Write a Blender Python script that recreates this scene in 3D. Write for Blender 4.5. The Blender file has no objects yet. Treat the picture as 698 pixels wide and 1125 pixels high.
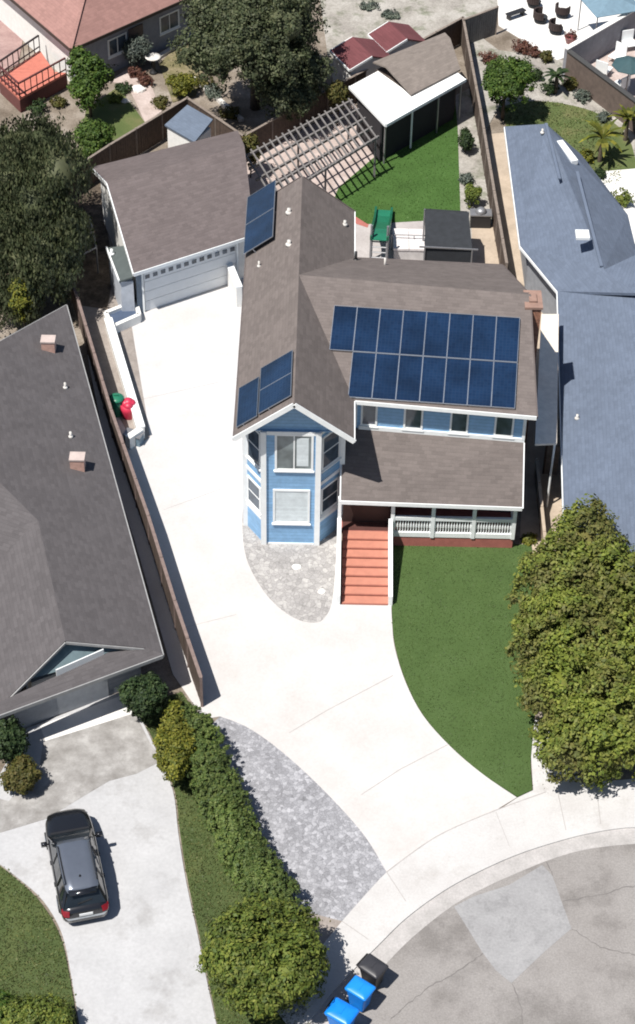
import bpy, bmesh, math, random
import numpy as np
from mathutils import Vector, Matrix
R = math.radians
random.seed(7)
sc = bpy.context.scene
COL = sc.collection

# ------------------------------------------------------------------ camera model
F, H, PITCH, ROLL, Y0 = 2200.0, 64.0, R(43), R(1.2), 60.0
_c, _s = math.cos(ROLL), math.sin(ROLL)
FW = Vector((0, math.cos(PITCH), -math.sin(PITCH)))
_u = Vector((0, math.sin(PITCH), math.cos(PITCH))); _r = Vector((1, 0, 0))
RT = _c * _r + _s * _u
UP = -_s * _r + _c * _u
CAM = Vector((0, -Y0, H))
def ray(px, py): return FW + (px - 349) / F * RT + (562.5 - py) / F * UP
def at(px, py, z=0.0):
    d = ray(px, py); return CAM + d * ((z - H) / d.z)
def onplane(px, py, p0, n):
    d = ray(px, py); return CAM + d * ((Vector(p0) - CAM).dot(n) / d.dot(n))
def plane3(a, b, c):
    n = (Vector(b) - Vector(a)).cross(Vector(c) - Vector(a)); n.normalize()
    return n if n.z > 0 else -n
def planez(x, y, p0, n): return p0.z - (n.x * (x - p0.x) + n.y * (y - p0.y)) / n.z
def ppm(px, py, z=0): return F / (at(px, py, z) - CAM).dot(FW)      # pixels per metre there
def V(*a): return Vector(a)

# ------------------------------------------------------------------ materials
MATS = {}
def newmat(name):
    m = bpy.data.materials.new(name); m.use_nodes = True
    nt = m.node_tree; b = nt.nodes['Principled BSDF']
    return m, nt, b
def nd(nt, t, **k):
    n = nt.nodes.new(t)
    for a, v in k.items():
        if a.startswith('i_'):
            n.inputs[a[2:].replace('_', ' ')].default_value = v
        else: setattr(n, a, v)
    return n
def ramp(nt, cols, pos=None):
    r = nt.nodes.new('ShaderNodeValToRGB'); e = r.color_ramp.elements
    pos = pos or [i / (len(cols) - 1) for i in range(len(cols))]
    while len(e) < len(cols): e.new(0.5)
    for i, (p, c) in enumerate(zip(pos, cols)): e[i].position = p; e[i].color = (*c, 1)
    return r
def mul(nt, a, b, fac=1.0):
    m = nt.nodes.new('ShaderNodeMix'); m.data_type = 'RGBA'; m.blend_type = 'MULTIPLY'
    m.inputs[0].default_value = fac
    nt.links.new(a, m.inputs[6]); nt.links.new(b, m.inputs[7]); return m.outputs[2]
def mixc(nt, f, a, b):
    m = nt.nodes.new('ShaderNodeMix'); m.data_type = 'RGBA'
    nt.links.new(f, m.inputs[0])
    if isinstance(a, tuple): m.inputs[6].default_value = (*a, 1)
    else: nt.links.new(a, m.inputs[6])
    if isinstance(b, tuple): m.inputs[7].default_value = (*b, 1)
    else: nt.links.new(b, m.inputs[7])
    return m.outputs[2]
def sc3(c, k): return tuple(min(1, x * k) for x in c)
def noise(nt, scale, detail=4, rough=.6, vec=None):
    n = nd(nt, 'ShaderNodeTexNoise'); n.inputs['Scale'].default_value = scale
    n.inputs['Detail'].default_value = detail; n.inputs['Roughness'].default_value = rough
    if vec is None:
        tc = nd(nt, 'ShaderNodeTexCoord'); vec = tc.outputs['Object']
    nt.links.new(vec, n.inputs['Vector']); return n
def bump(nt, b, h, strength=.3, dist=.02):
    bp = nd(nt, 'ShaderNodeBump'); bp.inputs['Strength'].default_value = strength
    bp.inputs['Distance'].default_value = dist
    nt.links.new(h, bp.inputs['Height']); nt.links.new(bp.outputs[0], b.inputs['Normal'])

def plain(name, c, rough=.6, metal=0, var=.12, scale=3, coat=0, spec=None):
    if name in MATS: return MATS[name]
    m, nt, b = newmat(name)
    n = noise(nt, scale); r = ramp(nt, [sc3(c, 1 - var), sc3(c, 1 + var)], [.3, .7])
    nt.links.new(n.outputs[0], r.inputs[0]); nt.links.new(r.outputs[0], b.inputs['Base Color'])
    b.inputs['Roughness'].default_value = rough; b.inputs['Metallic'].default_value = metal
    b.inputs['Coat Weight'].default_value = coat
    if spec is not None: b.inputs['Specular IOR Level'].default_value = spec
    MATS[name] = m; return m

def shingle(name, c, tab=.32, course=.085, var=.10, patch=.10):
    m, nt, b = newmat(name); L = nt.links
    tc = nd(nt, 'ShaderNodeTexCoord'); sx = nd(nt, 'ShaderNodeSeparateXYZ'); L.new(tc.outputs['Object'], sx.inputs[0])
    def M(op, a, bb=None):
        x = nd(nt, 'ShaderNodeMath', operation=op)
        for i, q in enumerate((a, bb)):
            if q is None: continue
            if isinstance(q, (int, float)): x.inputs[i].default_value = q
            else: L.new(q, x.inputs[i])
        return x.outputs[0]
    ge = nd(nt, 'ShaderNodeNewGeometry'); sn = nd(nt, 'ShaderNodeSeparateXYZ'); L.new(ge.outputs['True Normal'], sn.inputs[0])
    nx, ny = sn.outputs[0], sn.outputs[1]
    hl = M('MAXIMUM', M('SQRT', M('ADD', M('MULTIPLY', nx, nx), M('MULTIPLY', ny, ny))), .02)
    zc = M('DIVIDE', sx.outputs[2], M('MULTIPLY', hl, course * 2)); row = M('FLOOR', zc)
    xy = M('DIVIDE', M('SUBTRACT', M('MULTIPLY', sx.outputs[1], nx), M('MULTIPLY', sx.outputs[0], ny)), hl)
    cell = M('FLOOR', M('ADD', M('DIVIDE', xy, tab), M('MULTIPLY', row, .37)))
    cv = nd(nt, 'ShaderNodeCombineXYZ'); L.new(row, cv.inputs[0]); L.new(cell, cv.inputs[1])
    wn = nd(nt, 'ShaderNodeTexWhiteNoise', noise_dimensions='2D'); L.new(cv.outputs[0], wn.inputs['Vector'])
    r1 = ramp(nt, [sc3(c, 1 - var), sc3(c, 1 + var)]); L.new(wn.outputs[0], r1.inputs[0])
    n1 = noise(nt, .7, 5, .65); r2 = ramp(nt, [(1 - patch,) * 3, (1 + patch * .3,) * 3], [.35, .68]); L.new(n1.outputs[0], r2.inputs[0])
    n2 = noise(nt, 18, 3); r3 = ramp(nt, [(.92,) * 3, (1.06,) * 3], [.3, .7]); L.new(n2.outputs[0], r3.inputs[0])
    fr = M('FRACT', zc); r4 = ramp(nt, [(.86,) * 3, (1, 1, 1)], [0, .22]); L.new(fr, r4.inputs[0])
    o = mul(nt, mul(nt, mul(nt, r1.outputs[0], r2.outputs[0]), r3.outputs[0]), r4.outputs[0], 1)
    L.new(o, b.inputs['Base Color']); b.inputs['Roughness'].default_value = .92
    b.inputs['Specular IOR Level'].default_value = .25
    bump(nt, b, fr, .4, .02)
    MATS[name] = m; return m

def ground(name, cols, pos, scale, rough=.9, fine=(.85, 1.1), finescale=20, bumpd=.0, detail=6, stain=None):
    m, nt, b = newmat(name); L = nt.links
    n = noise(nt, scale, detail, .62); r = ramp(nt, cols, pos); L.new(n.outputs[0], r.inputs[0])
    n2 = noise(nt, finescale, 4, .7); r2 = ramp(nt, [(fine[0],) * 3, (fine[1],) * 3], [.32, .68]); L.new(n2.outputs[0], r2.inputs[0])
    o = mul(nt, r.outputs[0], r2.outputs[0])
    if stain:
        n3 = noise(nt, stain[1], 7, .7); r3 = ramp(nt, [stain[0], (1, 1, 1)], [stain[2], stain[2] + .12]); L.new(n3.outputs[0], r3.inputs[0])
        o = mul(nt, o, r3.outputs[0])
    L.new(o, b.inputs['Base Color']); b.inputs['Roughness'].default_value = rough
    b.inputs['Specular IOR Level'].default_value = .2
    if bumpd: bump(nt, b, n2.outputs[0], .6, bumpd)
    MATS[name] = m; return m

def paver(name, c, scale, var=.3, tint=None):
    m, nt, b = newmat(name); L = nt.links
    tc = nd(nt, 'ShaderNodeTexCoord')
    v = nd(nt, 'ShaderNodeTexVoronoi', feature='F1'); v.inputs['Scale'].default_value = scale; L.new(tc.outputs['Object'], v.inputs['Vector'])
    sp = nd(nt, 'ShaderNodeSeparateColor'); L.new(v.outputs['Color'], sp.inputs[0])
    r = ramp(nt, [sc3(c, 1 - var), c, sc3(tint or c, 1 + var)], [0, .55, 1]); L.new(sp.outputs[0], r.inputs[0])
    e = nd(nt, 'ShaderNodeTexVoronoi', feature='DISTANCE_TO_EDGE'); e.inputs['Scale'].default_value = scale; L.new(tc.outputs['Object'], e.inputs['Vector'])
    re = ramp(nt, [(.72,) * 3, (1, 1, 1)], [.0, .08]); L.new(e.outputs['Distance'], re.inputs[0])
    n = noise(nt, .9, 6, .7); rn = ramp(nt, [(.8,) * 3, (1.1,) * 3], [.35, .65]); L.new(n.outputs[0], rn.inputs[0])
    n2 = noise(nt, 16, 3, .7); rn2 = ramp(nt, [(.85,) * 3, (1.12,) * 3], [.3, .7]); L.new(n2.outputs[0], rn2.inputs[0])
    L.new(mul(nt, mul(nt, mul(nt, r.outputs[0], re.outputs[0]), rn.outputs[0]), rn2.outputs[0]), b.inputs['Base Color'])
    b.inputs['Roughness'].default_value = .9; b.inputs['Specular IOR Level'].default_value = .2
    bump(nt, b, re.outputs[0], .5, .02)
    MATS[name] = m; return m

def stripes(name, c, period, axis=2, depth=.55, width=.14, var=.06, rough=.6):
    """boards / clapboard: a thin groove every period metres along an object axis"""
    m, nt, b = newmat(name); L = nt.links
    tc = nd(nt, 'ShaderNodeTexCoord'); sx = nd(nt, 'ShaderNodeSeparateXYZ'); L.new(tc.outputs['Object'], sx.inputs[0])
    d = nd(nt, 'ShaderNodeMath', operation='DIVIDE'); L.new(sx.outputs[axis], d.inputs[0]); d.inputs[1].default_value = period
    f = nd(nt, 'ShaderNodeMath', operation='FRACT'); L.new(d.outputs[0], f.inputs[0])
    r = ramp(nt, [(depth,) * 3, (1, 1, 1)], [0, width]); L.new(f.outputs[0], r.inputs[0])
    fl = nd(nt, 'ShaderNodeMath', operation='FLOOR'); L.new(d.outputs[0], fl.inputs[0])
    wn = nd(nt, 'ShaderNodeTexWhiteNoise', noise_dimensions='1D'); L.new(fl.outputs[0], wn.inputs['W'])
    r1 = ramp(nt, [sc3(c, 1 - var), sc3(c, 1 + var)]); L.new(wn.outputs[0], r1.inputs[0])
    n = noise(nt, 4, 5); r2 = ramp(nt, [(.88,) * 3, (1.08,) * 3], [.3, .7]); L.new(n.outputs[0], r2.inputs[0])
    L.new(mul(nt, mul(nt, r.outputs[0], r1.outputs[0]), r2.outputs[0]), b.inputs['Base Color'])
    b.inputs['Roughness'].default_value = rough
    bump(nt, b, f.outputs[0], .5, .015)
    MATS[name] = m; return m

def leafmat(name, cols, transl=.2):
    m, nt, b = newmat(name); L = nt.links
    g = nd(nt, 'ShaderNodeNewGeometry'); r = ramp(nt, cols); L.new(g.outputs['Random Per Island'], r.inputs[0])
    n = noise(nt, .8, 3); rn = ramp(nt, [(.72, .70, .72), (1.25, 1.2, 1.1)], [.35, .65]); L.new(n.outputs[0], rn.inputs[0])
    o = mul(nt, r.outputs[0], rn.outputs[0])
    L.new(o, b.inputs['Base Color']); b.inputs['Roughness'].default_value = .6; b.inputs['Specular IOR Level'].default_value = .25
    t = nd(nt, 'ShaderNodeBsdfTranslucent'); L.new(o, t.inputs[0])
    mx = nd(nt, 'ShaderNodeMixShader'); mx.inputs[0].default_value = transl
    L.new(b.outputs[0], mx.inputs[1]); L.new(t.outputs[0], mx.inputs[2])
    L.new(mx.outputs[0], nt.nodes['Material Output'].inputs[0])
    MATS[name] = m; return m

def glass(name, c=(.03, .04, .055), rough=.08):
    m, nt, b = newmat(name)
    n = noise(nt, 1.2, 2); r = ramp(nt, [sc3(c, .7), sc3(c, 1.5)], [.35, .65]); nt.links.new(n.outputs[0], r.inputs[0]); nt.links.new(r.outputs[0], b.inputs['Base Color'])
    b.inputs['Roughness'].default_value = rough; b.inputs['Specular IOR Level'].default_value = .6
    MATS[name] = m; return m

def solar_mat():
    m, nt, b = newmat('solar cells'); L = nt.links
    tc = nd(nt, 'ShaderNodeTexCoord')
    br = nd(nt, 'ShaderNodeTexBrick'); br.offset = 0; br.inputs['Scale'].default_value = 1
    br.inputs['Brick Width'].default_value = .167; br.inputs['Row Height'].default_value = .16
    br.inputs['Mortar Size'].default_value = .010
    br.inputs['Color1'].default_value = (.005, .017, .046, 1); br.inputs['Color2'].default_value = (.007, .022, .056, 1)
    br.inputs['Mortar'].default_value = (.012, .026, .060, 1)
    L.new(tc.outputs['UV'], br.inputs['Vector'])
    n = noise(nt, .5, 3); rn = ramp(nt, [(.75,) * 3, (1.3,) * 3], [.35, .65]); L.new(n.outputs[0], rn.inputs[0])
    L.new(mul(nt, br.outputs[0], rn.outputs[0]), b.inputs['Base Color'])
    b.inputs['Roughness'].default_value = .22; b.inputs['Specular IOR Level'].default_value = .5
    MATS['solar'] = m; return m

# colours
roofbrown = shingle('brown shingles', (.150, .128, .120))
roofgar = shingle('garage shingles', (.140, .116, .114))
roofdark = shingle('dark grey shingles', (.100, .092, .095))
roofblue = shingle('blue grey shingles', (.122, .150, .204), course=.085, var=.07, patch=.10)
roofred = shingle('terracotta roofing', (.30, .17, .15), tab=.25, course=.09, var=.08)
rooftan = shingle('weathered tan roofing', (.21, .18, .16), var=.1)
roofshed = shingle('shed blue roofing', (.12, .15, .2), var=.06)
roofmaroon = shingle('maroon roofing', (.14, .05, .055), var=.1)
bluesid = stripes('blue clapboard siding', (.225, .415, .645), .19)
white = plain('white paint', (.78, .80, .80), .5, var=.05)
white2 = plain('white metal roofing', (.80, .80, .79), .35, var=.04, scale=1.2)
whitewall = plain('white stucco', (.74, .73, .70), .85, var=.07)
greywall = stripes('grey clapboard siding', (.22, .24, .27), .22)
tanwall = plain('tan stucco', (.42, .36, .28), .9, var=.1)
darkvoid = plain('dark interior', (.02, .018, .018), .8)
darkwood = stripes('dark weathered fence boards', (.085, .062, .05), .15, axis=0, depth=.3)
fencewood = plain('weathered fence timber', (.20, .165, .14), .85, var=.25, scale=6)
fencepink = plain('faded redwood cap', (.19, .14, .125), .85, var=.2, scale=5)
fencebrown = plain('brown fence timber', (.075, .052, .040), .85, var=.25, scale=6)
concrete = ground('driveway concrete', [(.475, .452, .435), (.512, .496, .485), (.55, .538, .53)], [.3, .5, .7], .35, fine=(.94, 1.04), finescale=9)
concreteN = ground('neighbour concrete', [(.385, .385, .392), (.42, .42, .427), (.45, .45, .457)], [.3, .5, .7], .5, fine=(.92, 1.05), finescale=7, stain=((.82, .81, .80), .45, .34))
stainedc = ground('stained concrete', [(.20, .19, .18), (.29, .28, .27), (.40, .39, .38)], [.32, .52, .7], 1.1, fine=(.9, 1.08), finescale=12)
sidewalkm = ground('sidewalk concrete', [(.455, .44, .43), (.49, .48, .472), (.52, .512, .505)], [.3, .5, .7], .6, fine=(.92, 1.05), finescale=12, stain=((.9, .89, .88), .8, .34))
gutterm = ground('gutter concrete', [(.36, .345, .335), (.45, .43, .42)], [.35, .65], 1.2, fine=(.85, 1.08), finescale=12)
jointm = plain('concrete joint', (.34, .32, .31), .9)
asphalt = ground('worn asphalt', [(.22, .205, .195), (.255, .24, .23), (.28, .265, .255)], [.3, .5, .7], .5, fine=(.82, 1.12), finescale=14, bumpd=.01, stain=((.82, .82, .82), .25, .38))
patchm = ground('road patch concrete', [(.262, .258, .262), (.290, .288, .292), (.325, .322, .326)], [.3, .5, .7], .8, fine=(.88, 1.08), finescale=10, stain=((.8, .8, .8), 1.0, .36))
turf = ground('artificial turf', [(.052, .088, .026), (.060, .100, .030), (.068, .110, .036)], [.3, .5, .7], .5, fine=(.85, 1.12), finescale=30, bumpd=.02)
turfb = ground('bright back turf', [(.042, .088, .020), (.050, .105, .024), (.060, .122, .030)], [.3, .5, .7], .6, fine=(.85, 1.12), finescale=30, bumpd=.02)
grass = ground('lawn grass', [(.055, .078, .026), (.068, .092, .032), (.095, .112, .040)], [.3, .52, .75], .6, fine=(.75, 1.18), finescale=22, bumpd=.03)
grassdry = ground('dry lawn grass', [(.075, .105, .035), (.10, .125, .045), (.16, .15, .07)], [.3, .52, .75], .6, fine=(.75, 1.18), finescale=22, bumpd=.03)
dirt = ground('dry earth', [(.13, .105, .08), (.22, .185, .15), (.33, .29, .25)], [.32, .5, .68], .5, fine=(.7, 1.2), finescale=9, bumpd=.03)
dirtpale = ground('pale dry earth', [(.24, .22, .20), (.33, .31, .28), (.42, .40, .37)], [.3, .5, .7], .5, fine=(.8, 1.12), finescale=8, stain=((.55, .6, .5), .6, .36))
mulch = ground('bark mulch', [(.05, .04, .032), (.10, .08, .062), (.2, .16, .12)], [.3, .5, .72], 1.6, fine=(.6, 1.3), finescale=10, bumpd=.03)
pathtan = ground('tan path', [(.36, .295, .23), (.46, .38, .30)], [.35, .65], .8, fine=(.9, 1.06), finescale=9)
sideconc = ground('side yard concrete', [(.24, .21, .19), (.31, .275, .25)], [.35, .65], 1.0, fine=(.85, 1.1), finescale=9)
pinkconc = ground('pinkish patio concrete', [(.36, .29, .26), (.50, .42, .39)], [.35, .65], .9, fine=(.85, 1.1), finescale=9)
pooldeck = ground('white patio concrete', [(.62, .61, .59), (.74, .73, .71)], [.35, .65], .6, fine=(.94, 1.04), finescale=9)
paverm = paver('grey cobble pavers', (.31, .31, .33), 6.5, .20, (.34, .34, .36))
paverm2 = paver('buff stone pavers', (.36, .345, .335), 4.5, .12, (.40, .385, .37))
redstep = plain('salmon red step paint', (.44, .18, .125), .75, var=.08)
redbase = plain('red painted base', (.35, .12, .10), .75, var=.12)
deckred = stripes('red deck boards', (.50, .165, .12), .16, axis=1, depth=.6)
brick = paver('orange brick', (.30, .15, .10), 6, .25)
solar = solar_mat()
alu = plain('aluminium frame', (.42, .46, .52), .35, .8, var=.05)
glassd = glass('window glass', (.055, .075, .10), .06)
blind = stripes('window blind', (.68, .74, .76), .12, depth=.85)
metalgrey = plain('grey metal', (.30, .30, .31), .45, .6)
darkmetal = plain('dark metal', (.03, .03, .033), .5, .3)
darkfabric = plain('charcoal fabric', (.022, .025, .030), .9, var=.2)
greenpl = plain('green plastic', (.018, .15, .085), .35, var=.1)
redpl = plain('red plastic', (.50, .03, .07), .45, var=.15)
bluepl = plain('bright blue plastic', (.012, .22, .72), .35, var=.06)
blackpl = plain('black plastic', (.016, .016, .018), .45)
trellism = plain('weathered grey timber', (.16, .15, .145), .85, var=.2, scale=5)
bark = plain('bark', (.09, .07, .05), .95, var=.3, scale=8)
terracotta = plain('terracotta pipe', (.45, .28, .23), .8, var=.15, scale=6)
rockm = plain('pale landscape rock', (.55, .53, .50), .9, var=.2, scale=5)

# ------------------------------------------------------------------ mesh builder
def rootloc(o):
    l = Vector((0, 0, 0))
    while o is not None: l += o.location; o = o.parent
    return l
class MB:
    def __init__(s): s.v = []; s.f = []; s.m = []; s.cur = 0; s.sm = []; s.smooth = False; s.uv = {}
    def add(s, vs, fs):
        b = len(s.v); s.v += [tuple(x) for x in vs]
        for f in fs: s.f.append([b + i for i in f]); s.m.append(s.cur); s.sm.append(s.smooth)
        return s
    def box(s, c, dx, dy, dz, u=None, v=None, w=None):
        """c centre, half extents along u,v,w"""
        u = Vector(u or (1, 0, 0)); v = Vector(v or (0, 1, 0)); w = Vector(w or (0, 0, 1)); c = Vector(c)
        vs = [c + u * dx * i + v * dy * j + w * dz * k for k in (-1, 1) for j in (-1, 1) for i in (-1, 1)]
        return s.add(vs, [(0, 2, 3, 1), (4, 5, 7, 6), (0, 1, 5, 4), (2, 6, 7, 3), (0, 4, 6, 2), (1, 3, 7, 5)])
    def aab(s, x0, y0, z0, x1, y1, z1): return s.box(((x0 + x1) / 2, (y0 + y1) / 2, (z0 + z1) / 2), abs(x1 - x0) / 2, abs(y1 - y0) / 2, abs(z1 - z0) / 2)
    def bar(s, p, q, w, h, up=(0, 0, 1)):
        p = Vector(p); q = Vector(q); d = (q - p); L = d.length; d.normalize()
        side = d.cross(Vector(up))
        if side.length < 1e-4: side = d.cross(Vector((0, 1, 0)))
        side.normalize(); u2 = side.cross(d)
        return s.box((p + q) / 2, L / 2, w / 2, h / 2, d, side, u2)
    def tube(s, p, q, r0, r1=None, n=10, cap=True):
        p = Vector(p); q = Vector(q); r1 = r0 if r1 is None else r1; d = (q - p).normalized()
        a = d.orthogonal().normalized(); b = d.cross(a)
        vs = [c + (a * math.cos(t) + b * math.sin(t)) * r for c, r in ((p, r0), (q, r1)) for t in [2 * math.pi * i / n for i in range(n)]]
        fs = [(i, (i + 1) % n, n + (i + 1) % n, n + i) for i in range(n)]
        if cap: fs += [tuple(range(n - 1, -1, -1)), tuple(range(n, 2 * n))]
        return s.add(vs, fs)
    def lathe(s, c, prof, n=16, sx=1, sy=1):
        c = Vector(c); vs = []
        for r, z in prof:
            for i in range(n):
                t = 2 * math.pi * i / n; vs.append(c + V(r * sx * math.cos(t), r * sy * math.sin(t), z))
        fs = []
        for k in range(len(prof) - 1):
            for i in range(n): fs.append((k * n + i, k * n + (i + 1) % n, (k + 1) * n + (i + 1) % n, (k + 1) * n + i))
        fs += [tuple(range(n - 1, -1, -1)), tuple(range((len(prof) - 1) * n, len(prof) * n))]
        return s.add(vs, fs)
    def slab(s, pts, th, side=None, flat=True):
        """pts: polygon (counter-clockwise from above or not); extruded straight down by th"""
        pts = [Vector(p) for p in pts]
        nz = sum((pts[i].x * pts[(i + 1) % len(pts)].y - pts[(i + 1) % len(pts)].x * pts[i].y) for i in range(len(pts)))
        if nz < 0: pts = pts[::-1]
        n = len(pts); vs = pts + [p - V(0, 0, th) for p in pts]
        c = s.cur
        s.add(vs, [tuple(range(n)), tuple(range(2 * n - 1, n - 1, -1))] + [(i, n + i, n + (i + 1) % n, (i + 1) % n) for i in range(n)])
        if side is not None:
            for k in range(n): s.m[-1 - k] = side
        return s
    def prism(s, poly, z0, z1):
        return s.slab([V(p[0], p[1], z1) for p in poly], z1 - z0)
    def poly(s, pts): return s.add(pts, [tuple(range(len(pts)))])
    def build(s, name, mats, parent=None, world=True):
        me = bpy.data.meshes.new(name)
        off = rootloc(parent) if (parent is not None and world) else Vector((0, 0, 0))
        me.from_pydata([tuple(Vector(x) - off) for x in s.v], [], s.f); me.update()
        if not isinstance(mats, (list, tuple)): mats = [mats]
        for m in mats: me.materials.append(m)
        me.polygons.foreach_set('material_index', s.m); me.polygons.foreach_set('use_smooth', s.sm)
        o = bpy.data.objects.new(name, me); COL.objects.link(o); o.parent = parent
        return o
def tag(o, label=None, cat=None, group=None, kind=None):
    if label: o['label'] = label
    if cat: o['category'] = cat
    if group: o['group'] = group
    if kind: o['kind'] = kind
    return o
def thing(name, label, cat, loc=(0, 0, 0), rz=0, group=None):
    o = bpy.data.objects.new(name, None); COL.objects.link(o); o.location = loc; o.rotation_euler = (0, 0, rz)
    o.empty_display_size = .3
    return tag(o, label, cat, group)
def copytree(root, loc, rz, label):
    r = root.copy(); COL.objects.link(r); r.location = loc; r.rotation_euler = (0, 0, rz); r['label'] = label
    for ch in list(root.children):
        c = ch.copy(); COL.objects.link(c); c.parent = r
        for g in ch.children:
            d = g.copy(); COL.objects.link(d); d.parent = c
    return r

def cr(pts, n=6, closed=False):
    """Catmull-Rom through 2-D points"""
    P = [Vector((p[0], p[1])) for p in pts]; out = []
    m = len(P)
    for i in range(m if closed else m - 1):
        p0 = P[(i - 1) % m] if (closed or i > 0) else P[i]; p1 = P[i]; p2 = P[(i + 1) % m]; p3 = P[(i + 2) % m] if (closed or i + 2 < m) else P[(i + 1) % m]
        for k in range(n):
            t = k / n; out.append(.5 * ((2 * p1) + (p2 - p0) * t + (2 * p0 - 5 * p1 + 4 * p2 - p3) * t * t + (3 * p1 - p0 - 3 * p2 + p3) * t ** 3))
    if not closed: out.append(P[-1])
    return [(p.x, p.y) for p in out]
def sheet(name, pix, z, mat, th=None, kind='structure'):
    pts = [at(p[0], p[1], z) for p in pix]
    mb = MB(); mb.slab(pts, th if th else min(z + .05, .06))
    o = mb.build(name, mat); tag(o, kind=kind)
    bm = bmesh.new(); bm.from_mesh(o.data); bmesh.ops.triangulate(bm, faces=[f for f in bm.faces if len(f.verts) > 4]); bm.to_mesh(o.data); bm.free()
    return o

# ------------------------------------------------------------------ foliage
rng = np.random.default_rng(11)
def clumped(blobs, nclump, nleaf, leaf, spread, up=.35, droop=0, lower=.35):
    """leaf quads in clumps over ellipsoid blobs -> (N*4,3) verts; blob = (cx,cy,cz,rx,ry,rz)"""
    nclump = int(nclump * 1.5); nleaf = int(nleaf * 1.35); leaf = leaf * .74; spread = spread * .88
    B = np.array(blobs, float); area = B[:, 3] * B[:, 4] + B[:, 3] * B[:, 5]; pr = area / area.sum()
    idx = rng.choice(len(B), nclump, p=pr)
    d = rng.normal(size=(nclump, 3)); d /= np.linalg.norm(d, axis=1)[:, None]
    flip = (d[:, 2] < 0) & (rng.random(nclump) > lower); d[flip, 2] *= -1
    ph = rng.random((4, 3)) * 6
    lump = 1 + .10 * np.sin(d @ (rng.normal(size=3) * 5) + ph[0, 0]) + .08 * np.sin(d @ (rng.normal(size=3) * 8) + ph[1, 0])
    rad = (.72 + .33 * rng.random(nclump) ** .6) * lump
    c = B[idx, :3] + d * B[idx, 3:] * rad[:, None]
    N = nclump * nleaf
    cc = np.repeat(c, nleaf, 0); dd = np.repeat(d, nleaf, 0)
    csz = np.repeat(.6 + .8 * rng.random(nclump), nleaf)[:, None]
    g = rng.normal(size=(N, 3)); g /= np.maximum(np.linalg.norm(g, axis=1), 1e-6)[:, None]
    g *= (rng.random(N) ** .4)[:, None]
    p = cc + g * spread * csz + dd * spread * .2
    if droop: p[:, 2] -= droop * rng.random(N) * csz[:, 0]
    p[:, 2] = np.maximum(p[:, 2], .06)
    n = g * .8 + dd * .6 + np.array([0, 0, up]) + rng.normal(size=(N, 3)) * .45
    n /= np.linalg.norm(n, axis=1)[:, None]
    a = np.cross(n, rng.normal(size=(N, 3))); a /= np.linalg.norm(a, axis=1)[:, None]
    if droop:
        a = a * .5 + np.array([0, 0, -1.0]); a /= np.linalg.norm(a, axis=1)[:, None]; n = np.cross(a, np.cross(n, a))
    b = np.cross(n, a); b /= np.maximum(np.linalg.norm(b, axis=1), 1e-6)[:, None]
    s = leaf * (.6 + .8 * rng.random(N))[:, None]
    el = 1.5 if not droop else 2.2
    v = np.stack([p - a * s * el * .5, p + b * s * .42, p + a * s * el * .5, p - b * s * .42], 1).reshape(-1, 3)
    return v
def leafmesh(name, v, mat, parent, core=None):
    off = np.array(rootloc(parent)); v = v - off; n = len(v) // 4
    me = bpy.data.meshes.new(name)
    cv = []; cf = []
    if core is not None:
        bm = bmesh.new()
        for (x, y, z, rx, ry, rz) in core:
            ret = bmesh.ops.create_icosphere(bm, subdivisions=2, radius=1)
            for vv in ret['verts']:
                k = random.uniform(.72, 1.0)
                vv.co = V(x + vv.co.x * rx * k - off[0], y + vv.co.y * ry * k - off[1], max(.03, z + vv.co.z * rz * k) - off[2])
        bm.verts.index_update(); cv = [tuple(q.co) for q in bm.verts]; cf = [[q.index for q in f.verts] for f in bm.faces]; bm.free()
    allv = np.concatenate([v, np.array(cv).reshape(-1, 3)]) if cv else v
    nf = n + len(cf)
    me.vertices.add(len(allv)); me.vertices.foreach_set('co', allv.astype(np.float32).ravel())
    loops = np.concatenate([np.arange(n * 4), (np.array(cf) + n * 4).ravel()]) if cf else np.arange(n * 4)
    me.loops.add(len(loops)); me.loops.foreach_set('vertex_index', loops.astype(np.int32))
    tot = np.concatenate([np.full(n, 4), np.full(len(cf), 3)]).astype(np.int32); st = np.concatenate([[0], np.cumsum(tot)[:-1]]).astype(np.int32)
    me.polygons.add(nf); me.polygons.foreach_set('loop_start', st); me.polygons.foreach_set('loop_total', tot)
    me.update(calc_edges=True); me.materials.append(mat)
    o = bpy.data.objects.new(name, me); COL.objects.link(o); o.parent = parent
    return o
def trunk(base, top, r, parent, limbs=5, spread=1.0):
    m = MB(); m.smooth = True
    base = Vector(base); top = Vector(top); k = base.lerp(top, .5) + V(random.uniform(-.1, .1), random.uniform(-.1, .1), 0)
    m.tube(base, k, r, r * .8); m.tube(k, top, r * .8, r * .5)
    for i in range(limbs):
        a = 2 * math.pi * i / limbs + random.random(); s = base.lerp(top, random.uniform(.45, .9))
        e = s + V(math.cos(a) * spread, math.sin(a) * spread, spread * random.uniform(.3, .9))
        m.tube(s, e, r * .4, r * .12, 7)
    return m.build('trunk', bark, parent)
LG = leafmat('leaves mid green', [(.055, .090, .018), (.108, .150, .028), (.175, .20, .042)])
LY = leafmat('leaves yellow green', [(0.063, 0.086, 0.014), (0.132, 0.144, 0.021), (0.218, 0.213, 0.034)])
LO = leafmat('leaves olive', [(.050, .058, .015), (.085, .088, .024), (.14, .115, .038)]) if True else leafmat('x', [(0.056, 0.056, 0.015), (0.106, 0.098, 0.025), (0.175, 0.131, 0.044)])
LD = leafmat('leaves dark grey green', [(.032, .046, .022), (.066, .084, .042), (.115, .128, .07)])
LH = leafmat('leaves hedge green', [(.048, .086, .022), (.085, .128, .034), (.135, .172, .048)])
LC = leafmat('leaves deep green', [(.014, .032, .012), (.030, .056, .020), (.055, .085, .030)])
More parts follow.
